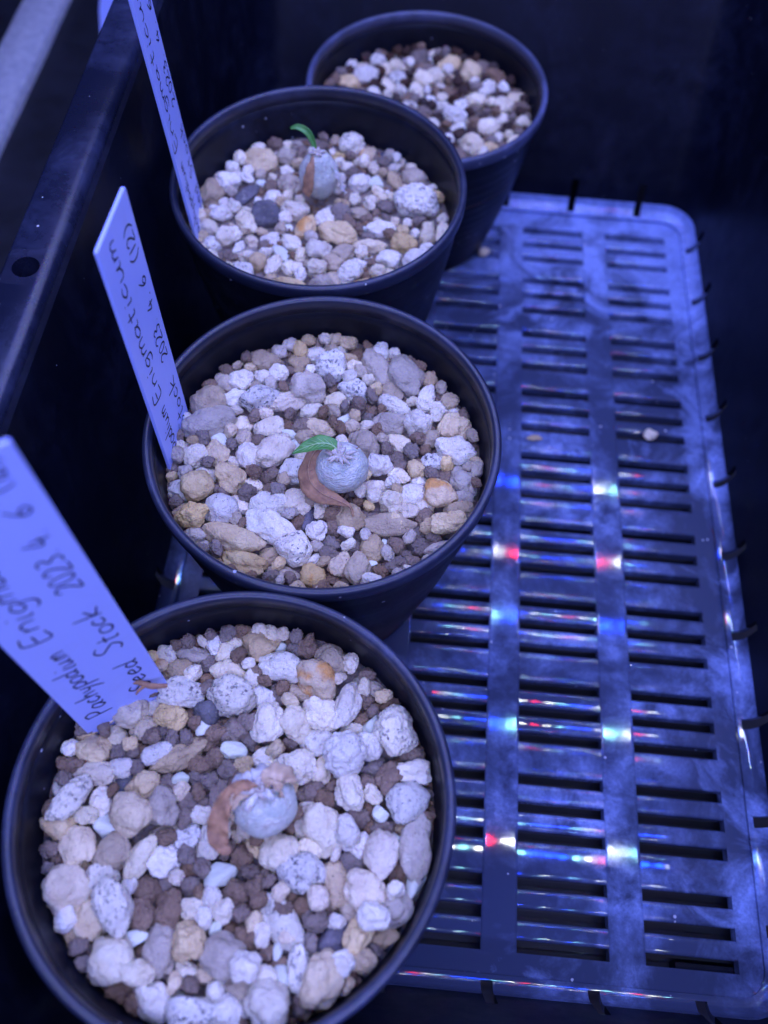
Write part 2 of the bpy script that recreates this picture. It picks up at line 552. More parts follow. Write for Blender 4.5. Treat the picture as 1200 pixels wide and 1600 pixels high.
# ---------------------------------------------------------------- pots
def make_pot(name, label, loc, h, R, rb, rim_mat, group=None, ex=1.35):
    p = thing(name, label, 'pot', loc, group)
    ri = R - 0.0021
    hl = 0.0046
    rw = ri + 0.0011            # body outside radius under the lip
    prof = []
    # rounded lip, closed section
    lip = [(ri - 0.0001, h - hl), (ri - 0.0001, h - 0.0008), (ri + 0.00025, h - 0.0002), (ri + 0.0008, h), (R - 0.0008, h), (R - 0.00025, h - 0.0003), (R, h - 0.0010), (R - 0.0001, h - hl + 0.0006), (R - 0.0006, h - hl)]
    v, f = lathe(lip, 128, closed=True)
    mesh_obj('rim', v, f, rim_mat, p)
    outer, inner = [], []
    nz = 40
    for i in range(nz + 1):
        q = i / nz
        z = h - hl + 0.001 - q * (h - hl + 0.001 - 0.0015)
        r = rw - 0.0003 + (rb - rw) * q ** ex
        rid = 0.00022 * math.sin(z * 2 * math.pi / 0.0042) if q > 0.08 else 0.0
        outer.append((r + rid, z))
    th = 0.0008
    outer.append((rb - 0.001, 0.0))
    outer.append((rb - 0.006, 0.0))
    outer.append((rb - 0.007, 0.0025))
    outer.append((0.0006, 0.0025))
    inner = [(0.0006, 0.0038), (rb - 0.003, 0.0038)]
    for i in range(nz, -1, -2):
        z = outer[i][1]
        q = i / nz
        if z > 0.005:
            inner.append((rw - 0.0003 + (rb - rw) * q ** ex - th, z))
    v, f = lathe(outer + inner, 96, closed=True)
    b = mesh_obj('body', v, f, MAT['pot'], p)
    for o in p.children:
        bm = bmesh.new(); bm.from_mesh(o.data); bmesh.ops.recalc_face_normals(bm, faces=bm.faces); bm.to_mesh(o.data); bm.free()
    def inner_r(z):
        q = min(max((h - hl + 0.001 - z) / (h - hl + 0.001 - 0.0015), 0), 1)
        return rw - 0.0003 + (rb - rw) * q ** ex - th
    return p, inner_r
R = 0.0446
PC = {1: (0.03840, 0.15905), 2: (0.04580, 0.24790), 3: (0.03370, 0.33800), 4: (0.06300, 0.41400)}
PH = {1: 0.0837, 2: 0.0837, 3: 0.0837, 4: 0.0662}
pots, inr = {}, {}
PLAB = {1: 'black round plastic pot whose grey bulb is leafless with a curled brown dried leaf',
        2: 'black round plastic pot holding the bulb with one flat green leaf',
        3: 'black round plastic pot whose teardrop bulb has a thin arching green sprout',
        4: 'shorter black pot with dusty speckled rim and no plant in it'}
for k in (1, 2, 3, 4):
    pots[k], inr[k] = make_pot('flower_pot', PLAB[k], (*PC[k], 0.0002), PH[k], R if k < 4 else 0.0438, 0.0305, MAT['rim'] if k < 4 else MAT['rim_dusty'], 'black round pots in the basket')
STONES_1 = [
(-8.9,35.1,6.8,5.9,60,'P'), (-17.6,31.9,8.2,4.4,0,'T'), (-18.5,29.1,7.7,5.3,10,'T'), (-23.1,29.1,2.9,2.9,0,'Y'), (-25.7,24.4,5.7,4.8,0,'T'), (-17.3,23.2,9.5,6.6,0,'W'),
(-7.6,29.3,7.9,5.3,0,'P'), (-10.6,19.5,5.2,4.7,-40,'D'), (-5.7,23.6,10.4,8.5,0,'W'), (-27.7,18.4,7.0,7.0,0,'C'), (-22.8,20.0,4.2,4.0,0,'P'), (-24.7,15.6,5.6,5.3,40,'C'),
(-18.4,18.1,6.5,4.7,-20,'C'), (-30.3,13.0,6.0,3.9,-15,'P'), (-34.1,9.4,6.9,5.5,0,'C'), (-28.3,9.5,5.0,4.1,20,'B'), (-24.0,9.9,4.6,3.7,90,'B'), (-20.3,14.8,4.2,3.7,0,'B'),
(-19.4,9.8,6.4,4.1,30,'W'), (-14.8,9.8,11.9,5.0,40,'T'), (-32.2,4.6,8.6,4.5,0,'C'), (-36.4,5.1,4.1,3.6,45,'B'), (-26.5,2.7,7.2,4.0,35,'D'), (-38.2,0.8,4.0,4.0,0,'P'),
(-35.8,-1.4,10.7,5.3,50,'W'), (-29.6,-1.0,5.8,4.0,-70,'P'), (-21.2,2.5,6.7,5.8,40,'C'), (-22.6,-3.2,8.0,7.5,-40,'C'), (-16.3,-1.3,7.5,6.7,-60,'T'), (-10.4,0.5,7.1,4.9,20,'B'),
(-4.5,2.3,6.3,4.5,90,'B'), (-32.2,-4.9,4.8,3.5,0,'P'), (-27.6,-5.7,4.8,4.8,0,'G'), (-38.7,-7.0,6.6,5.3,-30,'C'), (-32.9,-7.5,5.2,3.5,-20,'C'), (-3.2,11.8,5.1,3.7,-20,'G'),
(-13.3,15.0,2.8,2.3,0,'G'), (-10.8,16.7,4.2,2.8,60,'G'), (-9.7,13.5,4.6,3.7,0,'B'), (-7.2,10.1,4.1,3.7,0,'B'), (-3.6,7.7,4.1,4.1,0,'B'), (-10.5,5.7,4.1,3.6,0,'B'),
(-7.3,5.6,4.5,4.1,0,'B'), (-16.0,3.5,4.0,4.0,0,'B'), (-10.8,8.4,5.0,3.6,0,'B'), (-4.2,16.3,5.1,4.7,0,'B'), (-0.7,14.8,5.1,4.2,0,'B'), (-13.5,4.6,3.2,2.7,0,'G'),
(-8.1,17.4,4.2,2.8,0,'B'), (-12.9,31.6,3.9,3.9,0,'B'), (-12.6,27.6,2.9,2.9,0,'B'), (-14.3,18.7,3.7,3.3,0,'B'), (-1.6,29.7,2.9,2.4,0,'D'), (-32.4,-9.1,7.8,6.5,-60,'C'),
(-30.6,-14.2,5.6,3.4,0,'T'), (-24.8,-10.9,7.4,6.9,20,'T'), (-36.1,-13.3,3.0,2.6,0,'B'), (-18.5,-11.5,9.1,4.3,65,'P'), (-13.7,-11.5,6.5,6.0,30,'P'), (-9.9,-6.7,6.6,5.2,40,'W'),
(-14.8,-6.3,6.6,3.9,15,'T'), (-33.3,-18.8,8.5,8.0,-50,'C'), (-26.0,-16.2,7.2,6.0,20,'W'), (-21.8,-21.3,10.9,7.1,-60,'W'), (-19.8,-17.2,3.8,3.0,60,'P'), (-26.5,-24.3,7.9,5.4,-60,'C'),
(-29.5,-27.4,4.1,4.1,0,'T'), (-26.6,-30.3,4.1,3.7,0,'B'), (-24.0,-32.2,3.7,2.4,70,'P'), (-20.1,-30.1,8.2,7.8,-70,'P'), (-16.8,-26.1,5.4,2.9,20,'G'), (-14.2,-32.1,6.1,4.5,10,'P'),
(-10.8,-27.8,8.2,6.2,-80,'T'), (-6.0,-25.9,6.6,6.2,-40,'C'), (1.7,-27.5,7.8,7.4,0,'T'), (-16.6,-21.6,5.9,4.6,-70,'B'), (-11.2,-21.1,7.6,5.5,90,'B'), (-12.4,-15.8,4.3,3.0,0,'B'),
(-16.3,-17.3,5.5,4.7,60,'B'), (-8.3,-17.0,4.2,3.4,0,'B'), (-7.8,-12.6,5.2,4.7,0,'B'), (-6.2,-19.9,5.1,4.0,0,'P'), (-0.1,-19.7,4.6,3.8,80,'P'), (-2.1,-13.3,6.0,4.3,40,'G'),
(1.7,-16.5,4.7,4.7,0,'B'), (-2.6,-17.3,5.1,3.8,90,'B'), (-3.7,-22.7,4.2,3.8,0,'B'), (3.8,-19.8,3.8,3.4,0,'B'), (1.4,-23.4,3.3,3.3,0,'B'), (5.3,-24.2,5.0,4.6,0,'B'),
(-14.8,-28.9,3.3,3.3,0,'B'), (-5.7,-30.6,4.1,3.3,0,'P'), (-2.1,-31.1,4.5,3.7,0,'T'), (-17.4,-35.9,7.2,4.8,0,'B'), (-11.0,-37.5,7.6,6.0,-50,'P'), (-6.5,-35.7,5.6,3.2,-10,'G'),
(-7.5,-32.9,6.1,2.8,-20,'B'), (-3.1,-38.5,10.4,6.0,0,'W'), (0.9,-34.0,5.7,3.6,80,'P'), (4.2,-36.9,6.0,5.6,-40,'P'), (5.7,-33.6,6.5,5.3,-40,'T'), (7.0,-29.5,5.3,5.3,0,'P'),
(-4.3,-5.7,10.1,5.7,70,'P'), (-7.5,-2.0,4.4,3.5,0,'P'), (5.4,-15.8,3.8,2.1,90,'G'), (-1.2,-22.9,2.9,2.1,60,'G'), (-1.3,36.6,7.8,7.3,0,'T'), (2.8,37.0,3.9,2.9,90,'G'),
(5.1,38.2,2.9,2.5,0,'B'), (9.3,36.8,4.4,3.9,0,'B'), (6.4,36.5,3.4,2.9,0,'B'), (4.3,31.7,10.6,6.8,-5,'W'), (15.0,34.0,7.8,6.8,-40,'T'), (12.9,29.6,9.6,7.7,-50,'Y'),
(8.7,26.7,6.7,3.3,-15,'T'), (4.1,25.5,4.8,3.8,90,'B'), (0.6,24.9,6.2,4.8,0,'P'), (3.4,18.7,8.9,7.0,80,'P'), (9.3,18.8,7.9,6.1,-60,'P'), (14.4,21.4,8.5,7.5,-40,'P'),
(20.7,23.9,10.9,5.2,75,'P'), (24.7,29.2,7.2,3.8,-30,'T'), (24.3,26.2,3.3,3.3,0,'B'), (29.6,25.5,4.7,3.8,0,'B'), (23.3,22.2,3.8,3.3,0,'B'), (26.4,24.5,2.8,2.8,0,'B'),
(14.6,15.3,7.4,5.6,0,'P'), (22.0,18.6,5.1,3.7,0,'P'), (26.0,20.4,5.6,3.8,70,'G'), (25.8,15.4,6.0,5.6,-40,'P'), (21.0,12.7,8.7,8.7,0,'W'), (31.3,19.2,9.8,8.4,-60,'W'),
(35.3,15.4,5.1,4.6,0,'B'), (36.5,11.0,6.9,5.0,0,'P'), (10.7,9.9,8.2,7.3,0,'P'), (16.5,9.3,5.5,4.1,75,'P'), (4.2,10.7,6.4,5.5,0,'P'), (7.3,14.9,4.6,2.3,-30,'G'),
(14.1,4.9,5.0,5.0,0,'B'), (18.8,7.3,4.1,4.1,0,'B'), (22.7,5.0,8.1,5.4,-75,'P'), (26.6,6.9,5.0,4.5,0,'B'), (31.0,9.1,5.9,5.0,50,'B'), (28.0,11.1,5.5,4.1,0,'B'),
(33.0,12.4,3.2,2.8,0,'B'), (35.2,4.2,8.5,8.1,0,'W'), (14.8,1.5,4.7,2.9,5,'P'), (29.6,1.6,3.1,3.1,0,'G'), (40.1,8.6,2.3,2.0,0,'B'), (39.5,6.8,3.2,3.2,0,'B'),
(40.6,3.4,2.7,2.2,0,'P'), (27.5,2.2,3.6,3.1,0,'B'), (25.0,0.3,4.0,3.6,0,'B'), (27.8,-0.7,3.5,3.1,0,'B'), (17.3,-2.9,10.1,8.8,-60,'P'), (23.1,-3.3,6.6,4.8,-70,'P'),
(26.1,-4.7,4.8,4.4,50,'P'), (9.6,-7.8,7.8,7.4,40,'P'), (14.5,-11.2,9.9,7.8,-5,'W'), (30.5,-6.7,8.7,6.1,80,'C'), (34.3,-4.3,3.9,3.5,0,'G'), (34.7,-9.4,6.1,4.3,85,'B'),
(39.6,-4.7,12.3,6.1,85,'T'), (40.2,-11.5,7.7,3.0,75,'G'), (30.7,-1.3,4.9,3.5,0,'B'), (35.4,-1.1,4.4,3.1,0,'T'), (21.8,-12.7,8.1,5.6,-70,'T'), (24.6,-8.9,6.1,5.2,-30,'B'),
(27.7,-14.2,8.1,6.4,-30,'C'), (11.9,-20.2,13.4,6.3,-52,'W'), (18.1,-16.4,4.2,4.2,0,'Y'), (25.7,-17.1,4.7,3.4,-40,'Y'), (30.7,-18.6,5.9,5.1,-20,'P'), (35.9,-17.7,7.6,6.3,60,'T'),
(22.9,-23.0,7.9,5.4,60,'D'), (26.8,-22.3,7.1,4.6,65,'C'), (34.1,-14.0,3.4,3.4,0,'P'), (31.7,-15.8,3.4,2.5,0,'B'), (18.6,-19.8,4.6,3.8,0,'B'), (15.2,-18.0,4.6,4.2,0,'B'),
(20.9,-17.9,3.8,3.4,0,'B'), (31.9,-22.2,5.4,3.8,0,'T'), (32.5,-24.8,4.1,4.1,0,'B'), (28.7,-26.6,4.9,4.1,0,'T'), (16.8,-30.5,9.8,4.9,-75,'W'), (25.1,-29.1,4.9,4.5,0,'P'),
(22.0,-30.8,9.4,6.9,75,'C'), (14.1,-32.5,6.1,4.0,-70,'G'), (28.9,-30.5,4.5,4.5,0,'B'), (12.9,-35.8,8.8,7.6,-40,'P'), (18.6,-36.3,4.4,4.4,0,'B'), (11.8,-25.5,3.7,1.7,90,'G'),
(18.6,-26.7,3.7,3.7,0,'B'), (9.5,-26.8,3.7,3.7,0,'B'), (12.4,-29.4,4.1,3.3,0,'B'), (9.2,-30.1,5.3,3.7,0,'P'), (37.3,-12.6,3.4,3.4,0,'B'), (13.2,-16.2,3.4,3.0,0,'B'),
]
STONES_2 = [
(-20.8,31.9,8.9,5.9,0,'T'), (-12.0,37.1,4.8,3.0,0,'B'), (-10.9,31.5,6.5,5.3,-60,'T'), (-6.6,35.0,6.5,4.8,10,'P'), (-3.1,38.4,3.6,3.3,0,'P'), (0.2,38.0,3.0,3.0,0,'B'),
(-1.9,30.6,8.2,8.2,0,'W'), (-30.9,23.7,6.4,5.8,20,'T'), (-25.8,22.8,6.4,5.2,20,'P'), (-20.3,25.2,5.2,4.7,0,'P'), (-16.1,26.4,5.3,4.7,-30,'P'), (-14.7,22.5,3.5,2.9,0,'P'),
(-35.5,15.6,8.6,8.6,50,'T'), (-26.8,16.9,8.6,5.2,20,'P'), (-19.9,16.9,10.3,6.9,30,'W'), (-13.0,17.3,10.3,5.2,15,'C'), (-7.7,22.6,9.8,8.1,-20,'T'), (5.3,23.6,8.7,6.4,-30,'W'),
(0.9,19.2,6.3,5.7,20,'P'), (-5.3,15.3,6.3,4.6,20,'P'), (-2.2,13.6,4.0,2.3,20,'P'), (-32.4,8.2,12.9,7.9,25,'T'), (-23.5,9.5,5.6,5.1,0,'P'), (-16.0,8.3,7.3,5.1,30,'P'),
(-28.4,3.6,5.0,3.6,-30,'G'), (-24.2,3.7,3.6,3.3,0,'G'), (-34.1,-2.0,6.6,6.1,60,'P'), (-28.7,-0.8,6.6,5.5,-30,'C'), (-24.0,-2.6,3.8,3.6,0,'P'), (-13.5,1.1,10.5,6.6,45,'C'),
(-19.8,-1.2,7.2,6.6,-50,'P'), (-10.5,7.2,3.9,2.2,-20,'G'), (-8.3,3.7,3.9,3.9,-30,'G'), (-2.6,9.4,7.9,5.1,-10,'Y'), (-4.0,5.2,4.5,2.8,0,'P'), (-6.9,-4.4,8.7,7.1,10,'W'),
(3.5,13.5,5.7,4.0,20,'G'), (9.1,27.0,3.5,2.9,0,'P'), (-30.3,-7.5,6.0,4.3,15,'P'), (-30.9,-12.6,7.5,7.5,-40,'C'), (-37.3,-13.3,6.4,5.9,0,'W'), (-23.3,-8.3,8.1,6.5,-50,'C'),
(-17.4,-9.3,4.9,4.1,-25,'P'), (-13.5,-9.5,3.2,3.2,0,'W'), (-25.9,-12.1,4.8,4.3,0,'B'), (-20.2,-15.2,5.9,4.8,-20,'C'), (-24.2,-18.1,8.5,8.0,0,'W'), (-12.7,-14.8,9.1,6.9,10,'P'),
(-5.7,-13.4,7.5,5.9,-60,'C'), (-1.9,-17.6,6.4,3.2,75,'D'), (1.0,-15.5,5.9,3.2,80,'P'), (0.7,-21.3,5.3,4.7,30,'P'), (-33.9,-19.1,5.3,3.7,20,'T'), (-31.4,-21.0,7.4,5.8,30,'C'),
(-30.1,-24.7,5.7,4.2,0,'T'), (-11.5,-21.3,11.6,7.4,-15,'P'), (4.3,-17.9,4.8,4.2,0,'B'), (-4.6,-19.1,4.2,4.2,0,'B'), (8.4,-16.9,7.4,5.8,-20,'T'), (-20.3,5.4,4.5,3.4,0,'B'),
(-18.3,3.6,3.3,3.3,0,'B'), (-13.6,-5.7,4.9,3.8,0,'B'), (-11.5,10.5,4.0,4.0,0,'B'), (-6.8,9.6,5.1,4.5,0,'B'), (-13.8,28.9,4.1,3.5,0,'B'), (7.1,17.4,3.4,3.4,0,'B'),
(10.1,16.3,3.4,2.9,0,'B'), (-0.5,23.7,2.9,2.9,0,'B'), (-30.4,17.6,4.0,3.4,0,'B'), (-17.4,11.9,4.5,2.8,0,'B'), (10.7,31.6,11.2,6.5,-60,'T'), (4.9,36.2,4.8,4.8,0,'B'),
(18.9,29.1,11.7,8.8,-60,'T'), (15.8,24.0,6.4,5.8,-40,'T'), (16.7,19.5,9.2,4.6,-25,'W'), (16.0,13.4,10.2,6.2,10,'T'), (25.4,23.3,7.5,4.6,70,'P'), (29.4,24.8,4.6,3.5,0,'B'),
(28.5,20.0,6.3,4.6,-10,'P'), (33.6,13.9,7.4,7.4,-30,'C'), (24.0,13.6,7.4,6.8,30,'P'), (27.0,10.5,5.6,5.1,60,'T'), (19.0,7.6,6.7,4.5,-25,'P'), (34.0,6.2,10.0,6.7,-10,'P'),
(9.4,5.2,8.4,7.8,-50,'T'), (14.4,-0.2,6.1,6.1,40,'P'), (18.6,2.2,5.0,4.4,0,'B'), (28.1,1.6,5.8,5.2,0,'W'), (23.7,0.8,4.4,3.9,0,'B'), (19.8,-2.6,5.5,4.4,-20,'P'),
(25.1,-3.6,4.4,3.8,0,'P'), (36.9,-3.0,8.2,6.6,-50,'T'), (31.9,-1.6,4.9,4.4,0,'B'), (30.6,-8.4,8.1,7.6,-20,'Y'), (36.0,-8.8,5.9,5.4,-30,'T'), (14.2,-7.0,6.5,4.9,-15,'C'),
(19.2,-11.8,7.0,6.4,0,'P'), (23.8,-8.8,7.0,5.9,50,'P'), (26.9,-10.7,4.8,4.3,30,'P'), (36.5,-13.1,6.9,5.9,20,'T'), (32.7,-18.0,7.9,4.2,15,'T'), (18.3,-17.7,12.2,5.3,5,'T'),
(13.6,-15.1,4.8,3.2,0,'B'), (39.5,-8.5,3.2,2.2,0,'B'), (27.5,-15.2,4.3,4.3,0,'B'), (24.0,-14.7,3.2,3.2,0,'B'), (30.7,-14.9,3.2,3.2,0,'B'), (7.1,17.4,3.4,3.4,0,'B'),
(10.3,17.0,3.4,2.9,0,'B'), (-19.6,-25.7,14.5,6.2,-20,'C'), (-17.1,-30.7,11.2,5.4,-20,'C'), (-4.5,-26.8,8.6,8.2,-30,'W'), (-10.8,-28.8,5.0,3.9,20,'T'), (-6.3,-33.0,9.2,3.5,-15,'T'),
(-27.6,-27.8,4.3,3.1,20,'T'), (-25.3,-28.9,2.7,2.3,0,'B'), (0.7,-33.8,6.1,5.4,-20,'Y'), (0.9,-28.9,5.0,3.5,20,'P'), (-1.2,-36.5,5.7,2.3,-20,'P'), (-8.4,-37.0,3.4,2.3,20,'T'),
(-23.3,-31.3,3.1,2.7,0,'T'), (14.9,-24.7,6.6,5.5,90,'T'), (11.9,-30.8,8.1,5.4,80,'T'), (7.4,-30.0,6.2,4.6,60,'Y'), (17.4,-22.8,3.1,2.0,90,'G'), (20.6,-23.0,4.3,4.3,0,'B'),
(27.3,-23.0,5.1,4.3,0,'B'), (23.4,-25.5,3.5,3.1,0,'B'), (21.0,-28.4,5.0,3.5,0,'B'), (25.1,-27.8,4.6,3.9,0,'B'), (17.3,-30.2,4.2,4.2,0,'B'), (25.0,-18.5,4.8,4.0,0,'B'),
(29.9,-20.7,3.5,3.2,0,'B'), (31.6,-22.3,3.1,2.4,0,'B'), (15.3,-33.6,5.0,3.4,10,'P'), (18.4,-33.5,2.7,2.3,0,'P'), (6.2,-36.4,3.4,1.9,0,'P'), (10.2,-35.8,4.2,1.9,0,'T'),
(4.2,-24.2,4.3,3.9,0,'B'), (7.9,-25.6,3.5,2.3,0,'B'), (10.0,-23.6,4.7,3.5,0,'B'), (7.8,-21.2,3.9,2.8,0,'P'), (14.5,-29.0,3.1,1.5,0,'G'), (33.0,-18.2,7.9,4.8,10,'C'),
(30.8,-23.3,5.9,2.3,35,'T'), (4.2,-17.5,5.2,4.0,0,'B'), (8.8,-33.9,3.1,2.7,0,'B'), (5.7,-33.5,3.4,3.1,0,'B'),
]
STONES_3 = [
(-23.2,25.1,10.5,7.8,-5,'C'), (-37.3,8.8,9.7,7.1,80,'T'), (-31.6,12.5,7.2,7.2,-30,'P'), (-25.3,8.8,10.2,4.6,65,'D'), (-12.4,15.6,7.2,7.2,0,'T'), (-14.8,28.5,6.3,5.8,60,'T'),
(-17.1,9.1,6.1,5.1,80,'P'), (-17.8,0.3,8.5,8.5,-40,'D'), (-21.8,16.0,3.6,3.1,0,'G'), (-21.6,11.5,4.1,3.1,0,'B'), (-36.7,-1.3,5.5,4.0,0,'T'), (-31.7,-0.7,7.0,5.5,30,'P'),
(-34.8,-6.0,7.4,4.5,-20,'P'), (-23.2,-3.9,8.4,5.5,-60,'P'), (-27.6,-10.1,8.3,5.9,60,'P'), (-31.9,-13.3,6.8,5.4,60,'W'), (-20.5,-16.7,6.3,3.4,20,'P'), (-23.9,-14.4,5.8,2.9,80,'P'),
(-14.9,-9.2,5.4,4.4,0,'P'), (-8.3,-9.9,6.9,4.9,-30,'P'), (-4.8,-14.2,5.4,3.9,60,'P'), (-11.1,-14.3,6.3,3.9,-40,'G'), (-12.2,-20.4,7.2,4.3,70,'P'), (-6.3,-21.1,5.8,5.8,-40,'P'),
(-17.0,-20.3,5.3,5.3,40,'T'), (-20.8,-24.1,7.2,5.7,-40,'W'), (-25.9,-22.0,4.8,3.8,0,'P'), (-5.3,-28.1,9.5,4.7,-15,'C'), (-11.3,-29.5,5.2,4.3,-20,'G'), (-8.7,3.5,8.5,6.0,-20,'P'),
(-4.3,-3.1,8.9,5.5,80,'Y'), (0.9,-12.9,7.3,6.8,0,'P'), (1.8,0.5,6.5,5.5,40,'P'), (6.7,1.1,6.0,5.5,0,'B'), (7.5,-14.8,7.3,5.3,40,'T'), (1.6,-22.1,5.3,4.8,0,'P'),
(5.9,-26.2,8.1,5.7,20,'T'), (6.0,-6.1,10.9,7.4,-20,'C'), (-15.5,-26.7,2.9,2.9,0,'B'), (-16.5,-11.5,3.4,2.9,0,'B'), (-25.8,-17.4,3.9,3.4,0,'B'), (-10.3,-3.1,3.0,2.5,0,'G'),
(-10.4,31.4,4.2,4.2,0,'B'), (-4.6,36.2,5.3,3.7,0,'B'), (6.0,36.7,8.5,8.0,30,'W'), (11.6,34.2,7.4,4.8,70,'Y'), (17.2,30.9,4.2,4.2,0,'B'), (10.5,18.4,7.7,5.7,60,'P'),
(15.6,19.4,4.7,4.1,0,'G'), (21.6,22.1,7.8,4.7,-70,'T'), (28.3,23.7,7.3,6.2,-20,'T'), (29.7,10.3,13.7,11.7,0,'W'), (15.2,12.3,4.6,4.1,-50,'P'), (7.5,22.7,5.2,4.7,0,'B'),
(20.1,9.2,5.6,4.1,0,'B'), (7.4,13.5,5.1,4.1,0,'B'), (11.3,5.9,6.1,4.0,-10,'T'), (7.3,0.4,5.5,5.5,0,'B'), (13.9,-0.2,6.0,2.5,0,'G'), (17.6,3.1,3.5,3.5,0,'P'),
(19.5,-1.0,9.0,5.0,10,'P'), (16.2,-8.7,9.8,4.4,5,'P'), (26.9,-6.4,7.4,6.9,0,'C'), (34.5,-2.0,8.9,5.5,80,'P'), (39.4,-0.0,9.0,4.0,80,'P'), (31.3,-14.0,7.8,7.3,50,'P'),
(37.8,-7.9,3.9,3.9,0,'P'), (22.5,-13.7,6.8,6.3,0,'P'), (13.1,-16.8,5.3,4.4,0,'P'), (11.3,-23.0,8.1,6.2,60,'P'), (17.3,-15.0,3.4,2.9,0,'B'), (16.4,-21.1,3.8,3.4,0,'B'),
(24.0,-20.2,5.3,4.8,0,'P'), (17.7,-24.8,10.5,4.3,10,'C'), (6.7,-16.2,6.3,5.8,0,'T'), (1.6,-22.1,5.3,4.8,0,'P'), (5.0,-26.9,7.1,5.2,0,'T'), (26.8,-17.9,2.9,2.9,0,'B'),
(36.8,2.5,4.0,3.0,0,'B'),
]
# ---------------------------------------------------------------- pebble shapes (unit size, long axis x)
def ico(level):
    bm = bmesh.new()
    bmesh.ops.create_icosphere(bm, subdivisions=level, radius=1.0)
    v = np.array([q.co[:] for q in bm.verts])
    f = [tuple(q.index for q in p.verts) for p in bm.faces]
    bm.free()
    return v, f
ICO4, ICO3 = ico(5), ico(4)

def pebble_shape(kind, seed, lev):
    r = np.random.default_rng(seed)
    base, f = lev
    v = base.copy()
    # flat facets: clip by random planes, softly
    nf = {'B': 11, 'G': 9, 'D': 9, 'K': 6}.get(kind, 8)
    lo = {'B': 0.64, 'G': 0.48, 'D': 0.66, 'K': 0.5}.get(kind, 0.70)
    soft = {'G': 0.025, 'D': 0.05, 'B': 0.05}.get(kind, 0.10)
    rad = np.ones(len(v))
    for _ in range(nf):
        d = r.normal(size=3); d /= np.linalg.norm(d)
        h = r.uniform(lo, 0.95)
        c = v @ d
        lim = np.where(c > 0.05, h / np.maximum(c, 0.05), 9.0)
        # smooth minimum of radius and plane limit
        m = np.minimum(rad, lim)
        e = np.exp(-np.abs(rad - lim) / soft) * soft * 0.5
        rad = m - e
    amp = {'B': (0.20, 0.17, 0.11), 'G': (0.10, 0.02, 0.006), 'D': (0.10, 0.06, 0.05), 'K': (0.25, 0.12, 0.06)}.get(kind, (0.19, 0.085, 0.05))
    o = Vector(tuple(r.uniform(-50, 50, 3)))
    nz = np.zeros(len(v))
    pitn = 0.10 if kind in 'WPCTY' else 0.0
    for i, q in enumerate(v):
        p = Vector(q)
        a = amp[0] * noise.noise(p * 1.3 + o) + amp[1] * noise.noise(p * 3.1 + o) + amp[2] * noise.noise(p * 7.0 + o)
        if pitn:
            # vesicle hollows
            w = noise.noise(p * 2.4 + o * 1.7)
            if w > 0.18:
                a -= pitn * (w - 0.18) * 2.2
            w = noise.noise(p * 6.0 - o)
            if w > 0.25:
                a -= 0.10 * (w - 0.25) * 2.0
        nz[i] = a
    rad = rad + nz
    v = v * rad[:, None]
    v -= (v.max(0) + v.min(0)) / 2
    v /= np.abs(v).max(0)
    return v, f

SHAPES = {}
for ki, (kind, cnt) in enumerate((('W', 9), ('P', 12), ('C', 8), ('T', 9), ('Y', 4), ('B', 10), ('G', 6), ('D', 4), ('K', 4))):
    L = []
    for s in range(cnt):
        v, f = pebble_shape(kind, 1000 * (ki + 1) + s, ICO3 if kind in 'BGK' else ICO4 if s % 2 == 0 and kind in 'WPC' else ICO3)
        me = bpy.data.meshes.new('pebble')
        me.from_pydata([tuple(q) for q in v], [], f)
        me.polygons.foreach_set('use_smooth', [True] * len(me.polygons))
        me.materials.append(MAT[kind])
        L.append((me, v[:: 4 if len(v) > 3000 else 1], v, f))
    SHAPES[kind] = L

CELL = 0.0005
NG = 190
class HeightMap:
    def __init__(self, level, rad):
        g = (np.arange(NG) - NG / 2 + 0.5) * CELL
        self.x, self.y = np.meshgrid(g, g, indexing='ij')
        self.r = np.hypot(self.x, self.y)
        self.h = np.full((NG, NG), level) + 0.0006 * np.sin(self.x * 900) * np.cos(self.y * 700)
        self.rad = rad
    def cells(self, pts):
        i = np.clip(((pts[:, 0]) / CELL + NG / 2).astype(int), 0, NG - 1)
        j = np.clip(((pts[:, 1]) / CELL + NG / 2).astype(int), 0, NG - 1)
        return i * NG + j
    def drop(self, pts, pct):
        """pts: stone vertices about its centre in x,y already placed; returns z offset"""
        c = self.cells(pts)
        low = np.full(NG * NG, 9.0)
        np.minimum.at(low, c, pts[:, 2])
        u = np.unique(c)
        gap = self.h.ravel()[u] - low[u]
        return float(np.percentile(gap, pct))
    def stamp(self, pts):
        c = self.cells(pts)
        hh = self.h.ravel()
        np.maximum.at(hh, c, pts[:, 2])
        self.h = hh.reshape(NG, NG)

def rot3(yaw, roll, pitch=0.0):
    return np.array((Matrix.Rotation(yaw, 3, 'Z') @ Matrix.Rotation(pitch, 3, 'Y') @ Matrix.Rotation(roll, 3, 'X')))

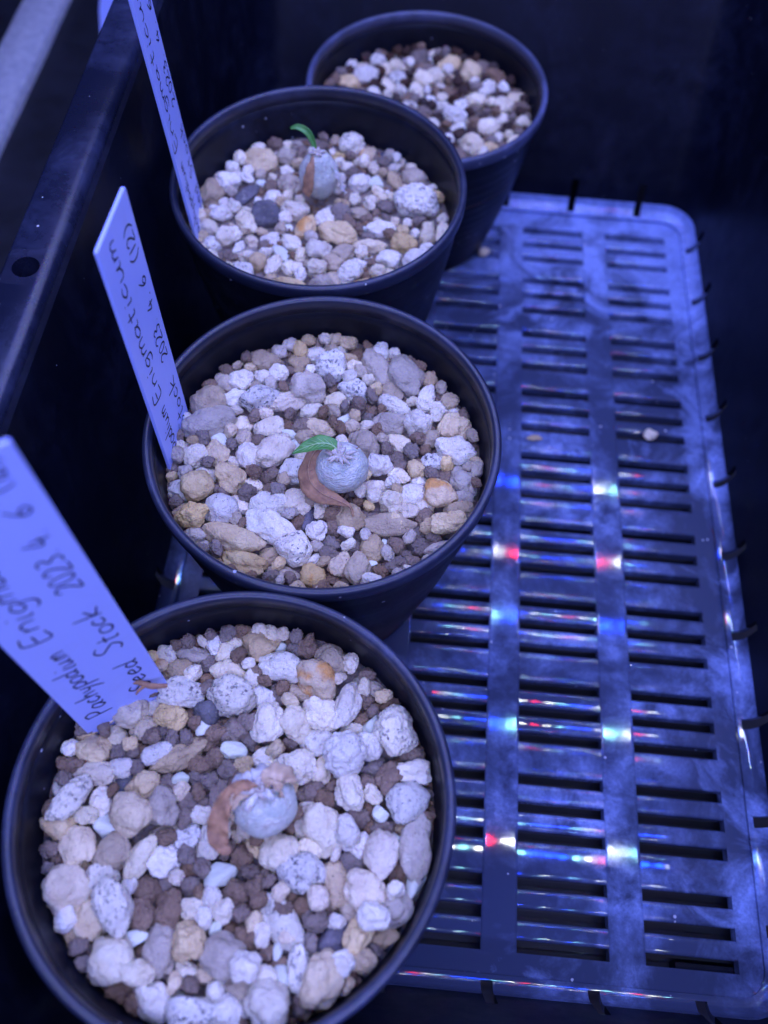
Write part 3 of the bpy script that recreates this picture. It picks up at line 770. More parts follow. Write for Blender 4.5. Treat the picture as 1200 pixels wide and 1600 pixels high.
def fill_pot(k, stones, zs, blocks, n_fill, fill_kinds, label, seed, top=0.0045):
    r = np.random.default_rng(seed)
    pr = random.Random(seed)
    root = thing('gravel', label, 'gravel', (*PC[k], 0.0))
    rad = inr[k](zs) - 0.0004
    hm = HeightMap(zs - 0.0066, rad)
    placed = []
    # spread the catalogued stones a little so that they do not sit inside one another
    S = [list(s) for s in stones]
    P = np.array([[s[0], s[1]] for s in S]) / 1000 if S else np.zeros((0, 2))
    Q = P.copy()
    rr = np.array([0.43 * math.sqrt(s[2] * s[3]) for s in S]) / 1000 if S else np.zeros(0)
    for it in range(40):
        for a in range(len(S)):
            d = Q - Q[a]
            dist = np.hypot(d[:, 0], d[:, 1]) + 1e-9
            ov = (rr + rr[a]) * 0.92 - dist
            ov[a] = 0
            hit = np.where(ov > 0)[0]
            for b in hit:
                u = d[b] / dist[b]
                w = rr[a] / (rr[a] + rr[b])
                Q[b] += u * ov[b] * 0.25 * w
                Q[a] -= u * ov[b] * 0.25 * (1 - w)
        Q += (P - Q) * 0.06
        for bx, by, br in blocks:
            d = Q - np.array((bx, by)) / 1000
            dist = np.hypot(d[:, 0], d[:, 1]) + 1e-9
            push = np.maximum(br / 1000 + rr * 0.75 - dist, 0)
            Q += d / dist[:, None] * push[:, None] * 0.5
        q = np.hypot(Q[:, 0], Q[:, 1])
        lim = rad - rr * 1.02
        Q *= np.minimum(1, lim / np.maximum(q, 1e-9))[:, None]
    order = sorted(range(len(S)), key=lambda i: ({'B': 0, 'G': 1, 'D': 2, 'T': 2}.get(S[i][5], 3), S[i][2] * S[i][3] * pr.uniform(0.6, 1.4)))
    def put(kind, x, y, L, W, H, yaw, pct, limit, roll=None):
        me, vs, _, _ = SHAPES[kind][pr.randrange(len(SHAPES[kind]))]
        roll = pr.choice((0, math.pi)) + pr.uniform(-0.5, 0.5) if roll is None else roll
        M = rot3(yaw, roll, pr.uniform(-0.16, 0.16))
        pts = (vs * np.array((L, W, H)) / 2) @ M.T
        ex = np.hypot(pts[:, 0] + x, pts[:, 1] + y).max()
        if ex > rad:
            q = math.hypot(x, y)
            if q > 1e-6:
                g = max(q - (ex - rad), 0) / q
                x, y = x * g, y * g
        pts[:, 0] += x; pts[:, 1] += y
        z = hm.drop(pts, pct)
        if pts[:, 2].max() + z > limit:
            z = limit - pts[:, 2].max()
        pts[:, 2] += z
        hm.stamp(pts)
        placed.append((me, x, y, z, M, (L / 2, W / 2, H / 2), kind))
        return z
    for i in order:
        _, _, L, W, ang, kind = S[i]
        sh = {'B': 1.3, 'W': 1.12, 'P': 1.17}.get(kind, 1.2)
        L, W = L * sh / 1000, W * sh / 1000
        H = W * pr.uniform(0.72, 0.95)
        put(kind, Q[i][0], Q[i][1], L, W, H, math.radians(ang + pr.uniform(-6, 6)), 72, zs + top)
    # gaps are filled with small grains where the surface is lowest
    for i in range(n_fill):
        best = None
        for _ in range(60):
            q = rad * math.sqrt(pr.random()) * 0.97
            a = pr.uniform(0, 2 * math.pi)
            x, y = q * math.cos(a), q * math.sin(a)
            if any(math.hypot(x - bx / 1000, y - by / 1000) < br / 1000 for bx, by, br in blocks):
                continue
            ci, cj = int(x / CELL + NG / 2), int(y / CELL + NG / 2)
            h = hm.h[ci - 2:ci + 3, cj - 2:cj + 3].mean()
            if best is None or h < best[0]:
                best = (h, x, y)
        if best is None or best[0] > zs - 0.0033:
            continue
        kind = pr.choice(fill_kinds)
        L = pr.uniform(0.0034, 0.0056)
        W = L * pr.uniform(0.7, 0.95)
        put(kind, best[1], best[2], L, W, W * pr.uniform(0.75, 1.0), pr.uniform(0, 6.28), 70, zs - 0.0008, pr.uniform(0, 6.28))
    # objects: the ones that show largest are pebbles of their own, the rest one joined part
    placed.sort(key=lambda p: -(p[5][0] * p[5][1]) * (1.0 if p[3] > zs - 0.005 else 0.3))
    for me, x, y, z, M, s, kind in placed[:300]:
        o = bpy.data.objects.new('pebble', me)
        m4 = Matrix([[M[a][b] * s[b] for b in range(3)] + [(x, y, z)[a]] for a in range(3)] + [[0, 0, 0, 1]])
        o.matrix_local = m4
        link(o, root)
    rest = placed[300:]
    nreal = len(placed)
    ngr = 0
    for i in range(4000):                        # grit that lies in the gaps
        q, a = rad * math.sqrt(pr.random()) * 0.985, pr.uniform(0, 6.2832)
        x, y = q * math.cos(a), q * math.sin(a)
        ci, cj = int(x / CELL + NG / 2), int(y / CELL + NG / 2)
        h = hm.h[ci, cj]
        if h > zs - 0.0046 or ngr > 260:
            continue
        s = pr.uniform(0.0005, 0.0010)
        M = rot3(pr.uniform(0, 6.28), pr.uniform(0, 6.28))
        rest.append((None, x, y, h + s * 0.5, M, (s, s * 0.8, s * 0.75), 'B'))
        hm.h[ci - 1:ci + 2, cj - 1:cj + 2] = np.maximum(hm.h[ci - 1:ci + 2, cj - 1:cj + 2], h + s)
        ngr += 1
    if rest:
        V, F = [], []
        vb, fb = ico(2)
        for me, x, y, z, M, s, kind in rest:
            o = len(V)
            j = 1 + 0.15 * r.normal(size=(len(vb), 1))
            V += [tuple(q) for q in ((vb * np.clip(j, .8, 1.2) * np.array(s)) @ M.T + np.array((x, y, z)))]
            F += [tuple(o + a for a in q) for q in fb]
        g = mesh_obj('fine_grains', V, F, MAT['B'], root)
        g['kind'] = 'stuff'
    # bed of compacted grains below the visible stones
    V, F = [], []
    nr, na = 26, 90
    for i in range(nr + 1):
        q = (rad - 0.0002) * i / nr
        for j in range(na):
            a = 2 * math.pi * j / na
            x, y = q * math.cos(a), q * math.sin(a)
            V.append((x, y, zs - 0.0056 + 0.0016 * noise.noise((x * 320, y * 320, k)) + 0.0008 * noise.noise((x * 800, y * 800, k + 9))))
    nb = len(V)
    for j in range(na):
        a = 2 * math.pi * j / na
        V.append(((rad - 0.0015) * math.cos(a), (rad - 0.0015) * math.sin(a), zs - 0.016))
    for i in range(nr):
        for j in range(na):
            j2 = (j + 1) % na
            F.append((i * na + j, i * na + j2, (i + 1) * na + j2, (i + 1) * na + j))
    for j in range(na):
        j2 = (j + 1) % na
        F.append((nr * na + j, nr * na + j2, nb + j2, nb + j))
    F.append(tuple(nb + j for j in range(na)))
    bed = mesh_obj('grain_bed', V, F, MAT['B'], root)
    bm = bmesh.new(); bm.from_mesh(bed.data); bmesh.ops.remove_doubles(bm, verts=bm.verts, dist=1e-6)
    bmesh.ops.recalc_face_normals(bm, faces=bm.faces); bm.to_mesh(bed.data); bm.free()
    bed['kind'] = 'stuff'
    return hm

ZS = {1: 0.0735, 2: 0.0735, 3: 0.0715, 4: 0.0570}
CAU = {1: (5.6, 0.6), 2: (5.2, -6.2), 3: (-1.6, 10.6)}
# random stock for the far pot: pale lumps among dark bark and brown grains
pr = random.Random(3)
ST4 = []
for i in range(900):
    q, a = 38 * math.sqrt(pr.random()), pr.uniform(0, 6.28)
    big = i < 200
    L = pr.uniform(5.0, 9.0) if big else pr.uniform(3, 5.5)
    x, y = q * math.cos(a), q * math.sin(a)
    if all(math.hypot(x - s[0], y - s[1]) > 0.40 * (L + s[2]) for s in ST4):
        kind = pr.choice('PPPWCB') if big else pr.choice('BPKKBBP')
        ST4.append((x, y, L, L * pr.uniform(0.65, 0.9), pr.uniform(0, 180), kind))
GL = {1: 'mixed pumice and clay gravel round the leafless bulb',
      2: 'mixed pumice and clay gravel round the bulb with a flat green leaf',
      3: 'pale pumice gravel round the teardrop bulb with the arching sprout',
      4: 'white pumice and dark bark mix in the shorter pot without a plant'}
blk = {1: [(CAU[1][0], CAU[1][1], 5.6)], 2: [(CAU[2][0], CAU[2][1], 5.4)], 3: [(CAU[3][0], CAU[3][1], 5.2)], 4: []}
HM = {}
for k, st, nf, fk in ((1, STONES_1, 150, 'BBBBPC'), (2, STONES_2, 170, 'BBTCPT'), (3, STONES_3, 170, 'BTPPCP'), (4, ST4, 170, 'BBKKKBP')):
    HM[k] = fill_pot(k, st, ZS[k], blk[k], nf, fk, GL[k], 40 + k)
# ---------------------------------------------------------------- plants
t = NT('bulb skin')
nz = t.noise(230, 6, 0.65, None, 0.4)
wr = t.n('ShaderNodeTexWave', wave_type='BANDS', bands_direction='Z', ins={'Vector': t.pos(), 'Scale': 420.0, 'Distortion': 14.0, 'Detail': 3.0, 'Detail Scale': 1.4}).outputs['Fac']
col = t.mix(t.rng(nz, 0.32, 0.68), (0.40, 0.45, 0.40), (0.66, 0.66, 0.58))
col = t.mix(t.math('MULTIPLY', t.rng(t.noise(520, 5, 0.7), 0.52, 0.68), 0.55), col, (0.34, 0.25, 0.18))
col = t.mix(t.math('MULTIPLY', t.rng(t.noise(900, 4, 0.7, None, 0.8), 0.55, 0.66), 0.6), col, (0.85, 0.83, 0.78))
nb = t.bump(t.noise(260, 4, 0.6), 0.0007)
nb = t.bump(wr, 0.00018, 0.7, nb)
nb = t.bump(t.noise(1500, 3, 0.7), 0.00015, 1.0, nb)
t.set(Base_Color=col, Roughness=0.6, Normal=nb)
t.b.inputs['Subsurface Weight'].default_value = 0.1
t.b.inputs['Subsurface Radius'].default_value = (0.0015, 0.0015, 0.001)
MAT['skin'] = t.m
def leaf_mat(name, c1, c2, rough=0.45, scale=500, trans=0.0):
    t = NT(name)
    t.set(Base_Color=t.mix(t.rng(t.noise(scale, 4), 0.35, 0.68), c1, c2), Roughness=rough, Normal=t.bump(t.noise(scale * 2, 4, 0.65, None, 0.6), 0.00035))
    return t.m
MAT['leaf'] = leaf_mat('green leaf', (0.055, 0.21, 0.04), (0.10, 0.31, 0.065), 0.35, 300)
MAT['rib'] = leaf_mat('leaf midrib', (0.35, 0.58, 0.26), (0.40, 0.62, 0.30))
MAT['dry'] = leaf_mat('dried leaf', (0.44, 0.24, 0.12), (0.24, 0.125, 0.07), 0.65, 420)
MAT['tan'] = leaf_mat('papery dried leaf', (0.66, 0.50, 0.33), (0.46, 0.31, 0.19), 0.6, 350)
MAT['rib_dry'] = leaf_mat('dried midrib', (0.46, 0.28, 0.16), (0.36, 0.21, 0.12), 0.65, 420)
MAT['spine'] = leaf_mat('dry spine', (0.60, 0.56, 0.50), (0.42, 0.34, 0.28), 0.6, 700)
MAT['husk'] = leaf_mat('papery husk', (0.72, 0.70, 0.66), (0.55, 0.52, 0.50), 0.5, 600)

def ribbon_leaf(name, path, width, parent, mat, up=(0, 0, 1), fold=0.25, sub=5, th=0.00014, wave=0.0, nu=8):
    """leaf swept along a path (mm), width (mm) list per path point, folded along its midrib; closed sheet"""
    P = [np.array(q) / 1000 for q in catmull(path, sub)]
    Wd = np.interp(np.linspace(0, 1, len(P)), np.linspace(0, 1, len(width)), width) / 1000
    if not callable(up):
        up = np.array(up, float)
    rows, mid = [], []
    for i, p in enumerate(P):
        tg = P[min(i + 1, len(P) - 1)] - P[max(i - 1, 0)]
        tg /= np.linalg.norm(tg)
        u = up(i / (len(P) - 1)) if callable(up) else up
        sd = np.cross(tg, u); sd /= np.linalg.norm(sd) + 1e-9
        nn = np.cross(sd, tg)
        row = []
        for j in range(nu + 1):
            s = -1 + 2 * j / nu
            w = wave * math.sin(i * 1.1 + s * 2) / 1000
            row.append(p + sd * s * Wd[i] / 2 + nn * (abs(s) ** 1.6 * fold * Wd[i] + w * abs(s)))
        rows.append((row, nn))
        mid.append(p + nn * 0.00018)
    V, F = [], []
    m = nu + 1
    for lay in (0, 1):
        for row, nn in rows:
            V += [tuple(q - nn * th * lay) for q in row]
    off = len(rows) * m
    for i in range(len(rows) - 1):
        for j in range(nu):
            a, b = i * m + j, i * m + j + 1
            F.append((a, b, b + m, a + m))
            F.append((off + a, off + a + m, off + b + m, off + b))
        for j, flip in ((0, 0), (nu, 1)):
            a = i * m + j
            q = (a, a + m, off + a + m, off + a)
            F.append(q[::-1] if flip else q)
    for i in (0, len(rows) - 1):
        for j in range(nu):
            a = i * m + j
            F.append((a, a + 1, off + a + 1, off + a))
    o = mesh_obj(name, V, F, mat, parent)
    bm = bmesh.new(); bm.from_mesh(o.data); bmesh.ops.recalc_face_normals(bm, faces=bm.faces); bm.to_mesh(o.data); bm.free()
    return o, mid

def tube(paths, n=6):
    """paths: list of (points mm, radii mm) joined into one mesh"""
    V, F = [], []
    for pts, rad in paths:
        P = [np.array(q) / 1000 for q in catmull(pts, 4)]
        Rd = np.interp(np.linspace(0, 1, len(P)), np.linspace(0, 1, len(rad)), rad) / 1000
        o = len(V)
        for i, p in enumerate(P):
            tg = P[min(i + 1, len(P) - 1)] - P[max(i - 1, 0)]
            tg /= np.linalg.norm(tg) + 1e-12
            a = np.cross(tg, (0.31, 0.2, 0.93)); a /= np.linalg.norm(a)
            b = np.cross(tg, a)
            for j in range(n):
                an = 2 * math.pi * j / n
                V.append(tuple(p + (a * math.cos(an) + b * math.sin(an)) * Rd[i]))
        for i in range(len(P) - 1):
            for j in range(n):
                k = (j + 1) % n
                F.append((o + i * n + j, o + i * n + k, o + (i + 1) * n + k, o + (i + 1) * n + j))
        F.append(tuple(o + j for j in range(n - 1, -1, -1)))
        F.append(tuple(o + (len(P) - 1) * n + j for j in range(n)))
    return V, F

def bulb(parent, rx, ry, h, taper, seed, zc):
    v, f = ICO4
    out = []
    for q in v:
        z = q[2]
        s = 1.0 - taper * max(z, 0) ** 1.7 * 0.55
        n1 = noise.noise(Vector(q) * 1.6 + Vector((seed, 0, 0))) * 0.05 + noise.noise(Vector(q) * 4.5 + Vector((0, seed, 0))) * 0.018
        # fine vertical wrinkles towards the foot
        a = math.atan2(q[1], q[0])
        n1 += 0.012 * max(-z, 0) * math.sin(a * 17 + 3 * noise.noise(Vector(q) * 2))
        # small flat shoulder around the growing point
        zz = z if z < 0.86 else 0.86 + (z - 0.86) * 0.35
        out.append((q[0] * rx * s * (1 + n1) / 1000, q[1] * ry * s * (1 + n1) / 1000, zc / 1000 + zz * h / 2 * (1 + n1) / 1000))
    return mesh_obj('bulb', out, f, MAT['skin'], parent)

def crown(parent, c, n, spread, seed, ln=(1.6, 3.2), name='crown_spines', up=0.5):
    pr = random.Random(seed)
    paths = []
    for i in range(n):
        a = 2 * math.pi * i / n + pr.uniform(-0.4, 0.4)
        r0 = spread * pr.uniform(0.2, 1.0)
        L = pr.uniform(*ln)
        b = (c[0] + r0 * math.cos(a), c[1] + r0 * math.sin(a), c[2] - 0.25 * r0)
        e = (b[0] + L * math.cos(a) * 0.75, b[1] + L * math.sin(a) * 0.75, b[2] + L * pr.uniform(0.0, up))
        m = ((b[0] + e[0]) / 2, (b[1] + e[1]) / 2, (b[2] + e[2]) / 2 + 0.35)
        paths.append(([b, m, e], [0.66, 0.48, 0.06]))
    for i in range(n):       # stubby leaf scars
        a = pr.uniform(0, 6.28)
        r0 = spread * pr.uniform(0, 0.7)
        b = (c[0] + r0 * math.cos(a), c[1] + r0 * math.sin(a), c[2] - 0.5)
        paths.append(([b, (b[0], b[1], b[2] + 0.6), (b[0] + pr.uniform(-.3, .3), b[1] + pr.uniform(-.3, .3), b[2] + pr.uniform(0.9, 1.6))], [0.6, 0.55, 0.25]))
    V, F = tube(paths, 7)
    return mesh_obj(name, V, F, MAT['spine'], parent)

def zs_mm(k): return ZS[k] + 0.0
# pot 2: the bulb with the flat green leaf
p2 = thing('caudex_plant', 'round grey bulb with one flat green leaf and a broad brown leaf wrapped round it', 'plant',
           (PC[2][0] + CAU[2][0] / 1000, PC[2][1] + CAU[2][1] / 1000, ZS[2] - 0.0015), 'bulb plants in the pots')
bulb(p2, 6.9, 6.7, 11.6, 0.25, 3.0, 5.2)
crown(p2, (-0.6, 0.0, 10.9), 13, 2.2, 21, (2.4, 4.4), up=0.35)
g, mid = ribbon_leaf('leaf', [(-0.8, 0.6, 10.2), (-2.4, 1.8, 11.8), (-5.4, 1.8, 12.2), (-8.8, 0.8, 11.4), (-12.2, -0.4, 10.0)], [1.0, 3.4, 4.4, 3.2, 0.25], p2, MAT['leaf'], fold=0.16, nu=10)
mm = [q * 1000 for q in mid]
paths = [([tuple(q) for q in mm[::4]], [0.24, 0.18, 0.1, 0.04])]
for i in range(4, len(mm) - 5, 2):
    fw = mm[i + 3] - mm[i]
    for sg in (-1, 1):
        w = 1.35 * math.sin(math.pi * (i + 2) / len(mm))
        sd = np.cross(fw, (0, 0, 1)); sd = sd / np.linalg.norm(sd)
        paths.append(([tuple(mm[i] - (0, 0, 0.12)), tuple(mm[i] + fw * 0.5 + sd * sg * w * 0.55 + (0, 0, 0.06)), tuple(mm[i] + fw + sd * sg * w + (0, 0, 0.30))], [0.06, 0.05, 0.02]))
V, F = tube(paths, 6)
mesh_obj('midrib', V, F, MAT['rib'], g)
def wrap_path(a0, a1, r0, r1, z0, z1, n=7):
    return [((r0 + (r1 - r0) * i / (n - 1)) * math.cos(math.radians(a0 + (a1 - a0) * i / (n - 1))),
             (r0 + (r1 - r0) * i / (n - 1)) * math.sin(math.radians(a0 + (a1 - a0) * i / (n - 1))), z0 + (z1 - z0) * i / (n - 1)) for i in range(n)]
def outward(t):
    return np.array((-0.45 + 0.40 * t, -0.10 - 0.35 * t, 0.85))
g, mid = ribbon_leaf('dried_leaf', [(-4.6, 4.0, 8.6), (-7.2, 2.0, 7.2), (-8.2, -1.4, 5.6), (-7.2, -4.8, 4.6), (-4.2, -7.4, 4.0), (-0.8, -8.6, 3.6), (3.0, -10.0, 3.2), (4.2, -12.0, 1.8)],
                     [1.2, 4.4, 6.2, 7.0, 5.6, 3.0, 0.8, 0.5], p2, MAT['dry'], up=outward, fold=-0.14, wave=0.3, nu=10)
V, F = tube([([tuple(q * 1000) for q in mid[::5]], [0.16, 0.14, 0.12, 0.10])], 6)
mesh_obj('midrib', V, F, MAT['rib_dry'], g)
V, F = tube([([(0.8, 2.6, 8.6), (3.2, 3.2, 9.2), (4.2, 3.6, 9.4)], [0.22, 0.18, 0.06])], 6)
mesh_obj('dry_stalk', V, F, MAT['dry'], p2)

# pot 1: the leafless bulb with curled dried leaves
p1 = thing('caudex_plant', 'leafless grey bulb with papery crown and a curled brown dried leaf', 'plant',
           (PC[1][0] + CAU[1][0] / 1000, PC[1][1] + CAU[1][1] / 1000, ZS[1] - 0.0015), 'bulb plants in the pots')
bulb(p1, 6.9, 6.8, 13.0, 0.22, 8.0, 5.9)
crown(p1, (-0.8, 1.0, 12.0), 12, 2.3, 5, (2.0, 3.8), up=0.35)
ribbon_leaf('dried_leaf', [(-1.2, 1.4, 12.2), (-3.6, 1.6, 13.6), (-6.2, -0.4, 12.6), (-7.6, -3.6, 10.6), (-7.9, -6.6, 8.4), (-7.0, -9.0, 6.8), (-5.0, -10.4, 6.4)],
            [1.4, 2.2, 2.8, 3.8, 4.4, 3.4, 1.0], p1, MAT['dry'], up=lambda t: np.array((0.15 - 0.1 * t, -0.25, 0.95)), fold=0.14, wave=0.7, nu=12)
ribbon_leaf('dried_leaf', [(-0.6, 2.4, 12.0), (1.2, 4.2, 13.0), (3.2, 5.2, 12.4), (5.2, 4.8, 11.0), (6.4, 3.6, 9.6)], [1.4, 3.6, 4.6, 3.6, 1.0], p1, MAT['tan'], up=(0.2, 0.3, 0.9), fold=-0.16, wave=0.5)
ribbon_leaf('papery_husk', [(-1.8, 1.8, 11.6), (-4.0, 3.0, 11.6), (-6.0, 2.6, 9.6), (-7.2, 1.2, 7.2)], [1.6, 4.2, 5.0, 2.2], p1, MAT['husk'], up=(-0.5, 0.3, 0.8), fold=-0.2, wave=0.6)
ribbon_leaf('papery_husk', [(-0.6, 0.4, 12.0), (-1.8, -1.6, 12.8), (-3.0, -3.0, 11.6)], [0.8, 1.6, 0.5], p1, MAT['husk'], up=(-0.2, -0.5, 0.8), fold=0.3, wave=0.4)
ribbon_leaf('papery_husk', [(0.4, 0.8, 12.2), (1.6, 0.2, 13.4), (2.6, -0.6, 12.2)], [0.9, 1.7, 0.5], p1, MAT['husk'], up=(0.4, -0.2, 0.8), fold=0.35, wave=0.4)

ribbon_leaf('papery_husk', [(-2.4, 3.2, 11.4), (-1.0, 5.4, 10.8), (0.8, 6.6, 8.6), (1.2, 7.0, 6.0)], [1.6, 4.6, 4.8, 2.0], p1, MAT['husk'], up=(0.0, 0.6, 0.8), fold=-0.2, wave=0.7)
ribbon_leaf('dried_leaf', [(-2.0, 0.4, 12.2), (-4.4, -1.0, 12.6), (-5.6, -3.2, 10.6), (-5.2, -5.0, 8.4)], [0.8, 2.0, 2.2, 0.7], p1, MAT['tan'], up=(-0.5, -0.3, 0.7), fold=0.3, wave=0.6)
ribbon_leaf('dried_leaf', [(0.6, 1.6, 12.2), (2.0, 2.4, 13.4), (3.4, 1.6, 12.6), (4.0, 0.2, 11.4)], [0.6, 1.5, 1.6, 0.5], p1, MAT['tan'], up=(0.3, 0.2, 0.8), fold=0.4, wave=0.6)

# pot 3: the teardrop bulb with a thin arching sprout
p3 = thing('caudex_plant', 'teardrop grey bulb with a thin arching green sprout and a hanging brown leaf', 'plant',
           (PC[3][0] + CAU[3][0] / 1000, PC[3][1] + CAU[3][1] / 1000, ZS[3] - 0.0018), 'bulb plants in the pots')
bulb(p3, 6.3, 6.2, 16.5, 0.62, 14.0, 7.0)
crown(p3, (-0.4, 0.0, 14.6), 9, 1.5, 9, (1.8, 3.2))
ribbon_leaf('leaf', [(-0.9, 0.2, 14.0), (-1.6, 1.6, 17.0), (-3.4, 2.6, 19.6), (-6.2, 3.2, 20.6), (-8.6, 3.2, 20.0)], [1.0, 1.7, 2.1, 1.7, 0.7], p3, MAT['leaf'], up=(-0.2, -0.6, 0.75), fold=0.2)
ribbon_leaf('dried_leaf', [(-1.4, -1.6, 14.6), (-2.0, -4.2, 12.6), (-2.6, -6.0, 9.4), (-3.0, -6.9, 6.2), (-3.0, -7.3, 4.0)], [0.8, 2.6, 3.6, 3.6, 1.6], p3, MAT['dry'], up=(-0.3, -0.85, 0.4), fold=-0.12, wave=0.2)
ribbon_leaf('papery_husk', [(1.6, -0.6, 13.6), (4.2, -1.6, 11.0), (6.2, -2.4, 7.6), (7.6, -2.6, 4.0), (8.6, -2.8, 2.4)], [0.8, 1.8, 1.6, 1.6, 0.8], p3, MAT['husk'], up=(0.8, -0.2, 0.5), fold=0.3, wave=0.5)

# twig on the gravel beside the label
tw = tube([([(-4.8, 0.4, 1.6), (-2.0, 0.2, 1.2), (1.0, -0.3, 0.9), (4.2, 0.2, 0.6)], [0.75, 0.62, 0.72, 0.5]),
           ([(0.0, 0.0, 1.0), (-1.4, -1.4, 1.0), (-2.0, -2.4, 0.7)], [0.4, 0.35, 0.2])], 8)
twig = mesh_obj('twig', tw[0], tw[1], leaf_mat('twig bark', (0.42, 0.22, 0.12), (0.28, 0.15, 0.09), 0.8, 900),
                loc=(0.0160, 0.1808, 0.0800))
tag(twig, 'short brown dried twig on the gravel against the plant label of the leafless bulb', 'twig')
# stray bits on the basket floor
def stray(name, kind, i, loc, dims, yaw, label):
    me = SHAPES[kind][i][0].copy()
    o = link(bpy.data.objects.new(name, me))
    zmin = 0.0
    for q in me.vertices: zmin = min(zmin, q.co.z)
    o.scale = tuple(d / 2000 for d in dims)
    o.rotation_euler = (0, 0, yaw)
    o.location = (loc[0], loc[1], -zmin * dims[2] / 2000)
    return tag(o, label, 'pebble')
stray('stray_pebble', 'P', 2, (0.1563, 0.3135), (5.2, 4.6, 4.0), 0.4, 'small white pebble lying loose on the slotted basket floor')
stray('stray_pebble', 'T', 1, (0.1139, 0.3085), (6.0, 2.6, 1.2), 0.1, 'flat tan flake lying loose on the slotted basket floor')
stray('stray_pebble', 'C', 3, (0.0925, 0.3995), (5.0, 4.0, 3.2), 1.0, 'cream pebble lying loose on the basket floor beside the shorter pot')

# ---------------------------------------------------------------- plant labels with handwriting
def arc(cx, cy, rx, ry, a0, a1, n=9):
    return [(cx + rx * math.cos(math.radians(a0 + (a1 - a0) * i / n)), cy + ry * math.sin(math.radians(a0 + (a1 - a0) * i / n))) for i in range(n + 1)]
GLY = {
 'P': [[(.08, 0), (.14, 1)], [(.08, .95), (.38, 1), (.52, .78), (.36, .55), (.1, .5)]],
 'a': [[(.42, .42), (.22, .5), (.05, .25), (.18, .02), (.38, .2), (.44, .48), (.42, .1), (.55, .04)]],
 'c': [[(.42, .42), (.24, .5), (.06, .25), (.2, .02), (.45, .1)]],
 'h': [[(.1, 1), (.05, 0)], [(.06, .25), (.25, .5), (.38, .35), (.4, 0)]],
 'y': [[(.05, .5), (.12, .2), (.32, .18)], [(.45, .5), (.3, 0), (.1, -.42)]],
 'p': [[(.1, .5), (.04, -.42)], [(.09, .36), (.3, .5), (.44, .28), (.28, .03), (.08, .1)]],
 'o': [arc(.25, .25, .2, .25, 80, 440)],
 'd': [[(.4, .4), (.2, .5), (.05, .25), (.18, .02), (.4, .15)], [(.5, 1), (.42, .1), (.52, 0)]],
 'i': [[(.12, .5), (.1, .08), (.2, 0)], [(.16, .74), (.17, .8)]],
 'u': [[(.05, .5), (.07, .1), (.2, .02), (.38, .2), (.43, .5), (.42, .08), (.54, .02)]],
 'm': [[(.06, .5), (.04, 0)], [(.05, .3), (.17, .5), (.27, .38), (.26, 0)], [(.27, .3), (.41, .5), (.52, .38), (.54, 0)]],
 'n': [[(.06, .5), (.04, 0)], [(.05, .3), (.24, .5), (.38, .36), (.4, 0)]],
 'E': [[(.5, .98), (.1, 1), (.06, 0), (.48, .02)], [(.08, .52), (.42, .55)]],
 'g': [[(.42, .42), (.22, .5), (.06, .25), (.2, .03), (.42, .2)], [(.44, .48), (.4, -.25), (.2, -.42), (.05, -.28)]],
 't': [[(.22, .9), (.18, .1), (.32, .02)], [(.04, .56), (.4, .6)]],
 'S': [[(.5, .88), (.28, 1), (.1, .78), (.3, .52), (.46, .28), (.25, 0), (.04, .1)]],
 'e': [[(.08, .26), (.4, .32), (.3, .5), (.08, .3), (.18, .02), (.46, .1)]],
 'k': [[(.1, 1), (.05, 0)], [(.42, .52), (.08, .22), (.45, 0)]],
 '0': [arc(.26, .42, .2, .42, 95, 455)],
 '2': [[(.06, .68), (.22, .86), (.42, .68), (.3, .35), (.05, .02), (.5, .04)]],
 '3': [[(.08, .8), (.3, .86), (.4, .66), (.2, .46), (.42, .26), (.26, .0), (.05, .08)]],
 '4': [[(.3, .86), (.05, .3), (.5, .32)], [(.38, .6), (.36, 0)]],
 '6': [[(.42, .86), (.16, .5), (.08, .18), (.26, 0), (.42, .2), (.28, .4), (.1, .24)]],
 '1': [[(.2, .86), (.16, 0)]],
 '.': [[(.1, .02), (.14, .06)]],
 '(': [[(.4, 1.05), (.16, .7), (.14, .25), (.36, -.12)]],
 ')': [[(.1, 1.05), (.34, .7), (.34, .25), (.08, -.12)]],
}
def writing(lines, parent, seed, cap=5.0, pen=0.42):
    """lines: (word, x start mm, x end mm, baseline y mm)"""
    pr = random.Random(seed)
    V, F = [], []
    for text, x, x1, y in lines:
        adv = [max(p[0] for s in GLY[ch] for p in s) + 0.10 for ch in text]
        kx = (x1 - x) / sum(adv)
        for ch, aw in zip(text, adv):
            dy, sc_, rot = pr.uniform(-.3, .3), pr.uniform(.88, 1.1), pr.uniform(-.08, .08)
            for s in GLY[ch]:
                pts = []
                for px, py in s:
                    gx, gy = (px + 0.12 * py) * kx * sc_, py * cap * sc_
                    pts.append((x + gx * math.cos(rot) - gy * math.sin(rot) + pr.uniform(-.06, .06), y + dy + gx * math.sin(rot) + gy * math.cos(rot) + pr.uniform(-.06, .06)))
                C = catmull(pts, 5)
                o = len(V)
                for i, p in enumerate(C):
                    tg = C[min(i + 1, len(C) - 1)] - C[max(i - 1, 0)]
                    tg = tg / (np.linalg.norm(tg) + 1e-9)
                    nn = np.array((-tg[1], tg[0]))
                    q = i / (len(C) - 1)
                    w = pen * (0.75 + 0.35 * math.sin(q * 3.1)) / 2
                    for sg in (-1, 1):
                        V.append(((p + nn * w * sg)[0] / 1000, (p + nn * w * sg)[1] / 1000, 0.00006))
                for i in range(len(C) - 1):
                    F.append((o + 2 * i, o + 2 * i + 2, o + 2 * i + 3, o + 2 * i + 1))
            x += aw * kx
    return mesh_obj('writing', V, F, MAT['ink'], parent, smooth=False)

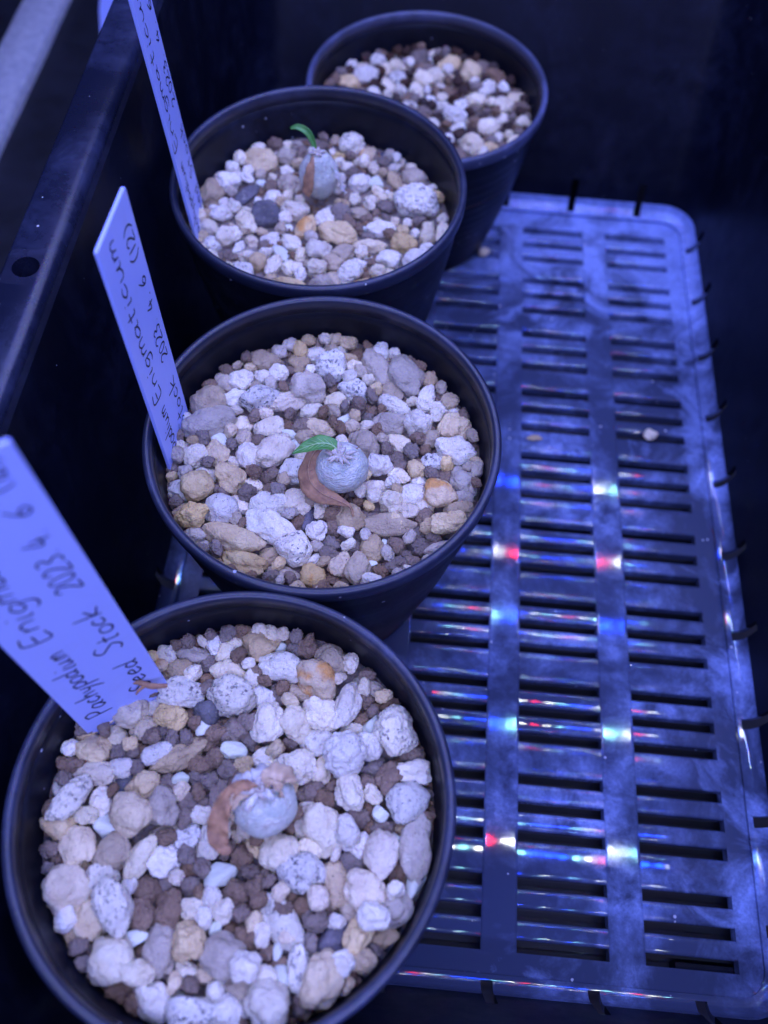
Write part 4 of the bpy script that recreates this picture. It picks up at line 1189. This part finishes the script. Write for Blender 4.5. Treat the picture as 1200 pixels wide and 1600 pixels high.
def make_label(label, B, u, d, W, Lv, lines, seed):
    u, d = Vector(u).normalized(), Vector(d).normalized()
    u = (u - d * u.dot(d)).normalized()
    nrm = u.cross(d)
    M = Matrix(((d.x, -u.x, nrm.x, 0), (d.y, -u.y, nrm.y, 0), (d.z, -u.z, nrm.z, 0), (0, 0, 0, 1)))
    o = thing('plant_label', label, 'label', (0, 0, 0), 'handwritten plant labels')
    M.translation = Vector(B) + u * (W / 2)
    o.matrix_world = M
    th, b, r = 0.0009, 0.00012, 0.0006
    x0, x1, w = -0.028, Lv, W / 2
    # outline: pointed lower end, softly rounded top corners
    out = [(x0, -0.0015), (x0 + 0.008, -w)]
    out += [(x1 - r + r * math.sin(a), -w + r - r * math.cos(a)) for a in np.linspace(0, math.pi / 2, 5)]
    out += [(x1 - r + r * math.cos(a), w - r + r * math.sin(a)) for a in np.linspace(0, math.pi / 2, 5)]
    out += [(x0 + 0.008, w), (x0, 0.0015)]
    m = len(out)
    cx = (x0 + x1) / 2
    def inset(p):
        return (p[0] - b * np.sign(p[0] - cx), p[1] - b * np.sign(p[1]))
    V = [(*inset(p), 0.0) for p in out] + [(*p, -b) for p in out] + [(*p, -th + b) for p in out] + [(*inset(p), -th) for p in out]
    F = [tuple(range(m)), tuple(3 * m + i for i in range(m - 1, -1, -1))]
    for l in range(3):
        for i in range(m):
            j = (i + 1) % m
            F.append((l * m + j, l * m + i, (l + 1) * m + i, (l + 1) * m + j))
    bl = mesh_obj('blade', V, F, MAT['label'], o, smooth=False)
    bm = bmesh.new(); bm.from_mesh(bl.data); bmesh.ops.recalc_face_normals(bm, faces=bm.faces); bm.to_mesh(bl.data); bm.free()
    writing(lines, o, seed)
    return o
def text_lines(w):
    """w: start and end of each word along the label in mm"""
    words = ('Pachypodium', 'Enigmaticum', 'Seed', 'Stock', '2023.', '4.', '6', '(12)')
    return [(t_, a, b, 2.6 if i < 2 else -7.0) for i, (t_, (a, b)) in enumerate(zip(words, w))]
make_label('white plant label with blurred handwriting standing in the gravel by the leafless bulb',
           (0.0026, 0.1716, 0.0740), (0.79, 0.61, 0.0), (-0.057, 0.064, 0.996), 0.0197, 0.088, text_lines([(2, 34), (39, 85), (3, 18), (23.5, 42), (49, 62), (64, 68), (72, 75.5), (79, 87)]), 1)
make_label('white plant label leaning in the pot of the bulb with the flat green leaf',
           (0.0062, 0.2413, 0.0730), (0.025, 0.999, 0.0), (-0.008, 0.045, 1.0), 0.0194, 0.0685, text_lines([(-17, 14.5), (18, 66), (-22, -10), (-4.5, 15), (22, 35), (38.5, 43), (45.5, 49), (53, 62.5)]), 2)
make_label('white plant label seen nearly edge-on in the pot with the arching sprout',
           (-0.0030, 0.3235, 0.0720), (-0.11, 0.99, 0.0), (-0.02, -0.06, 1.0), 0.0180, 0.088, text_lines([(-8, 22), (27, 74), (-10, 5), (9, 27), (34, 48), (52, 57), (60, 64), (69, 80)]), 3)
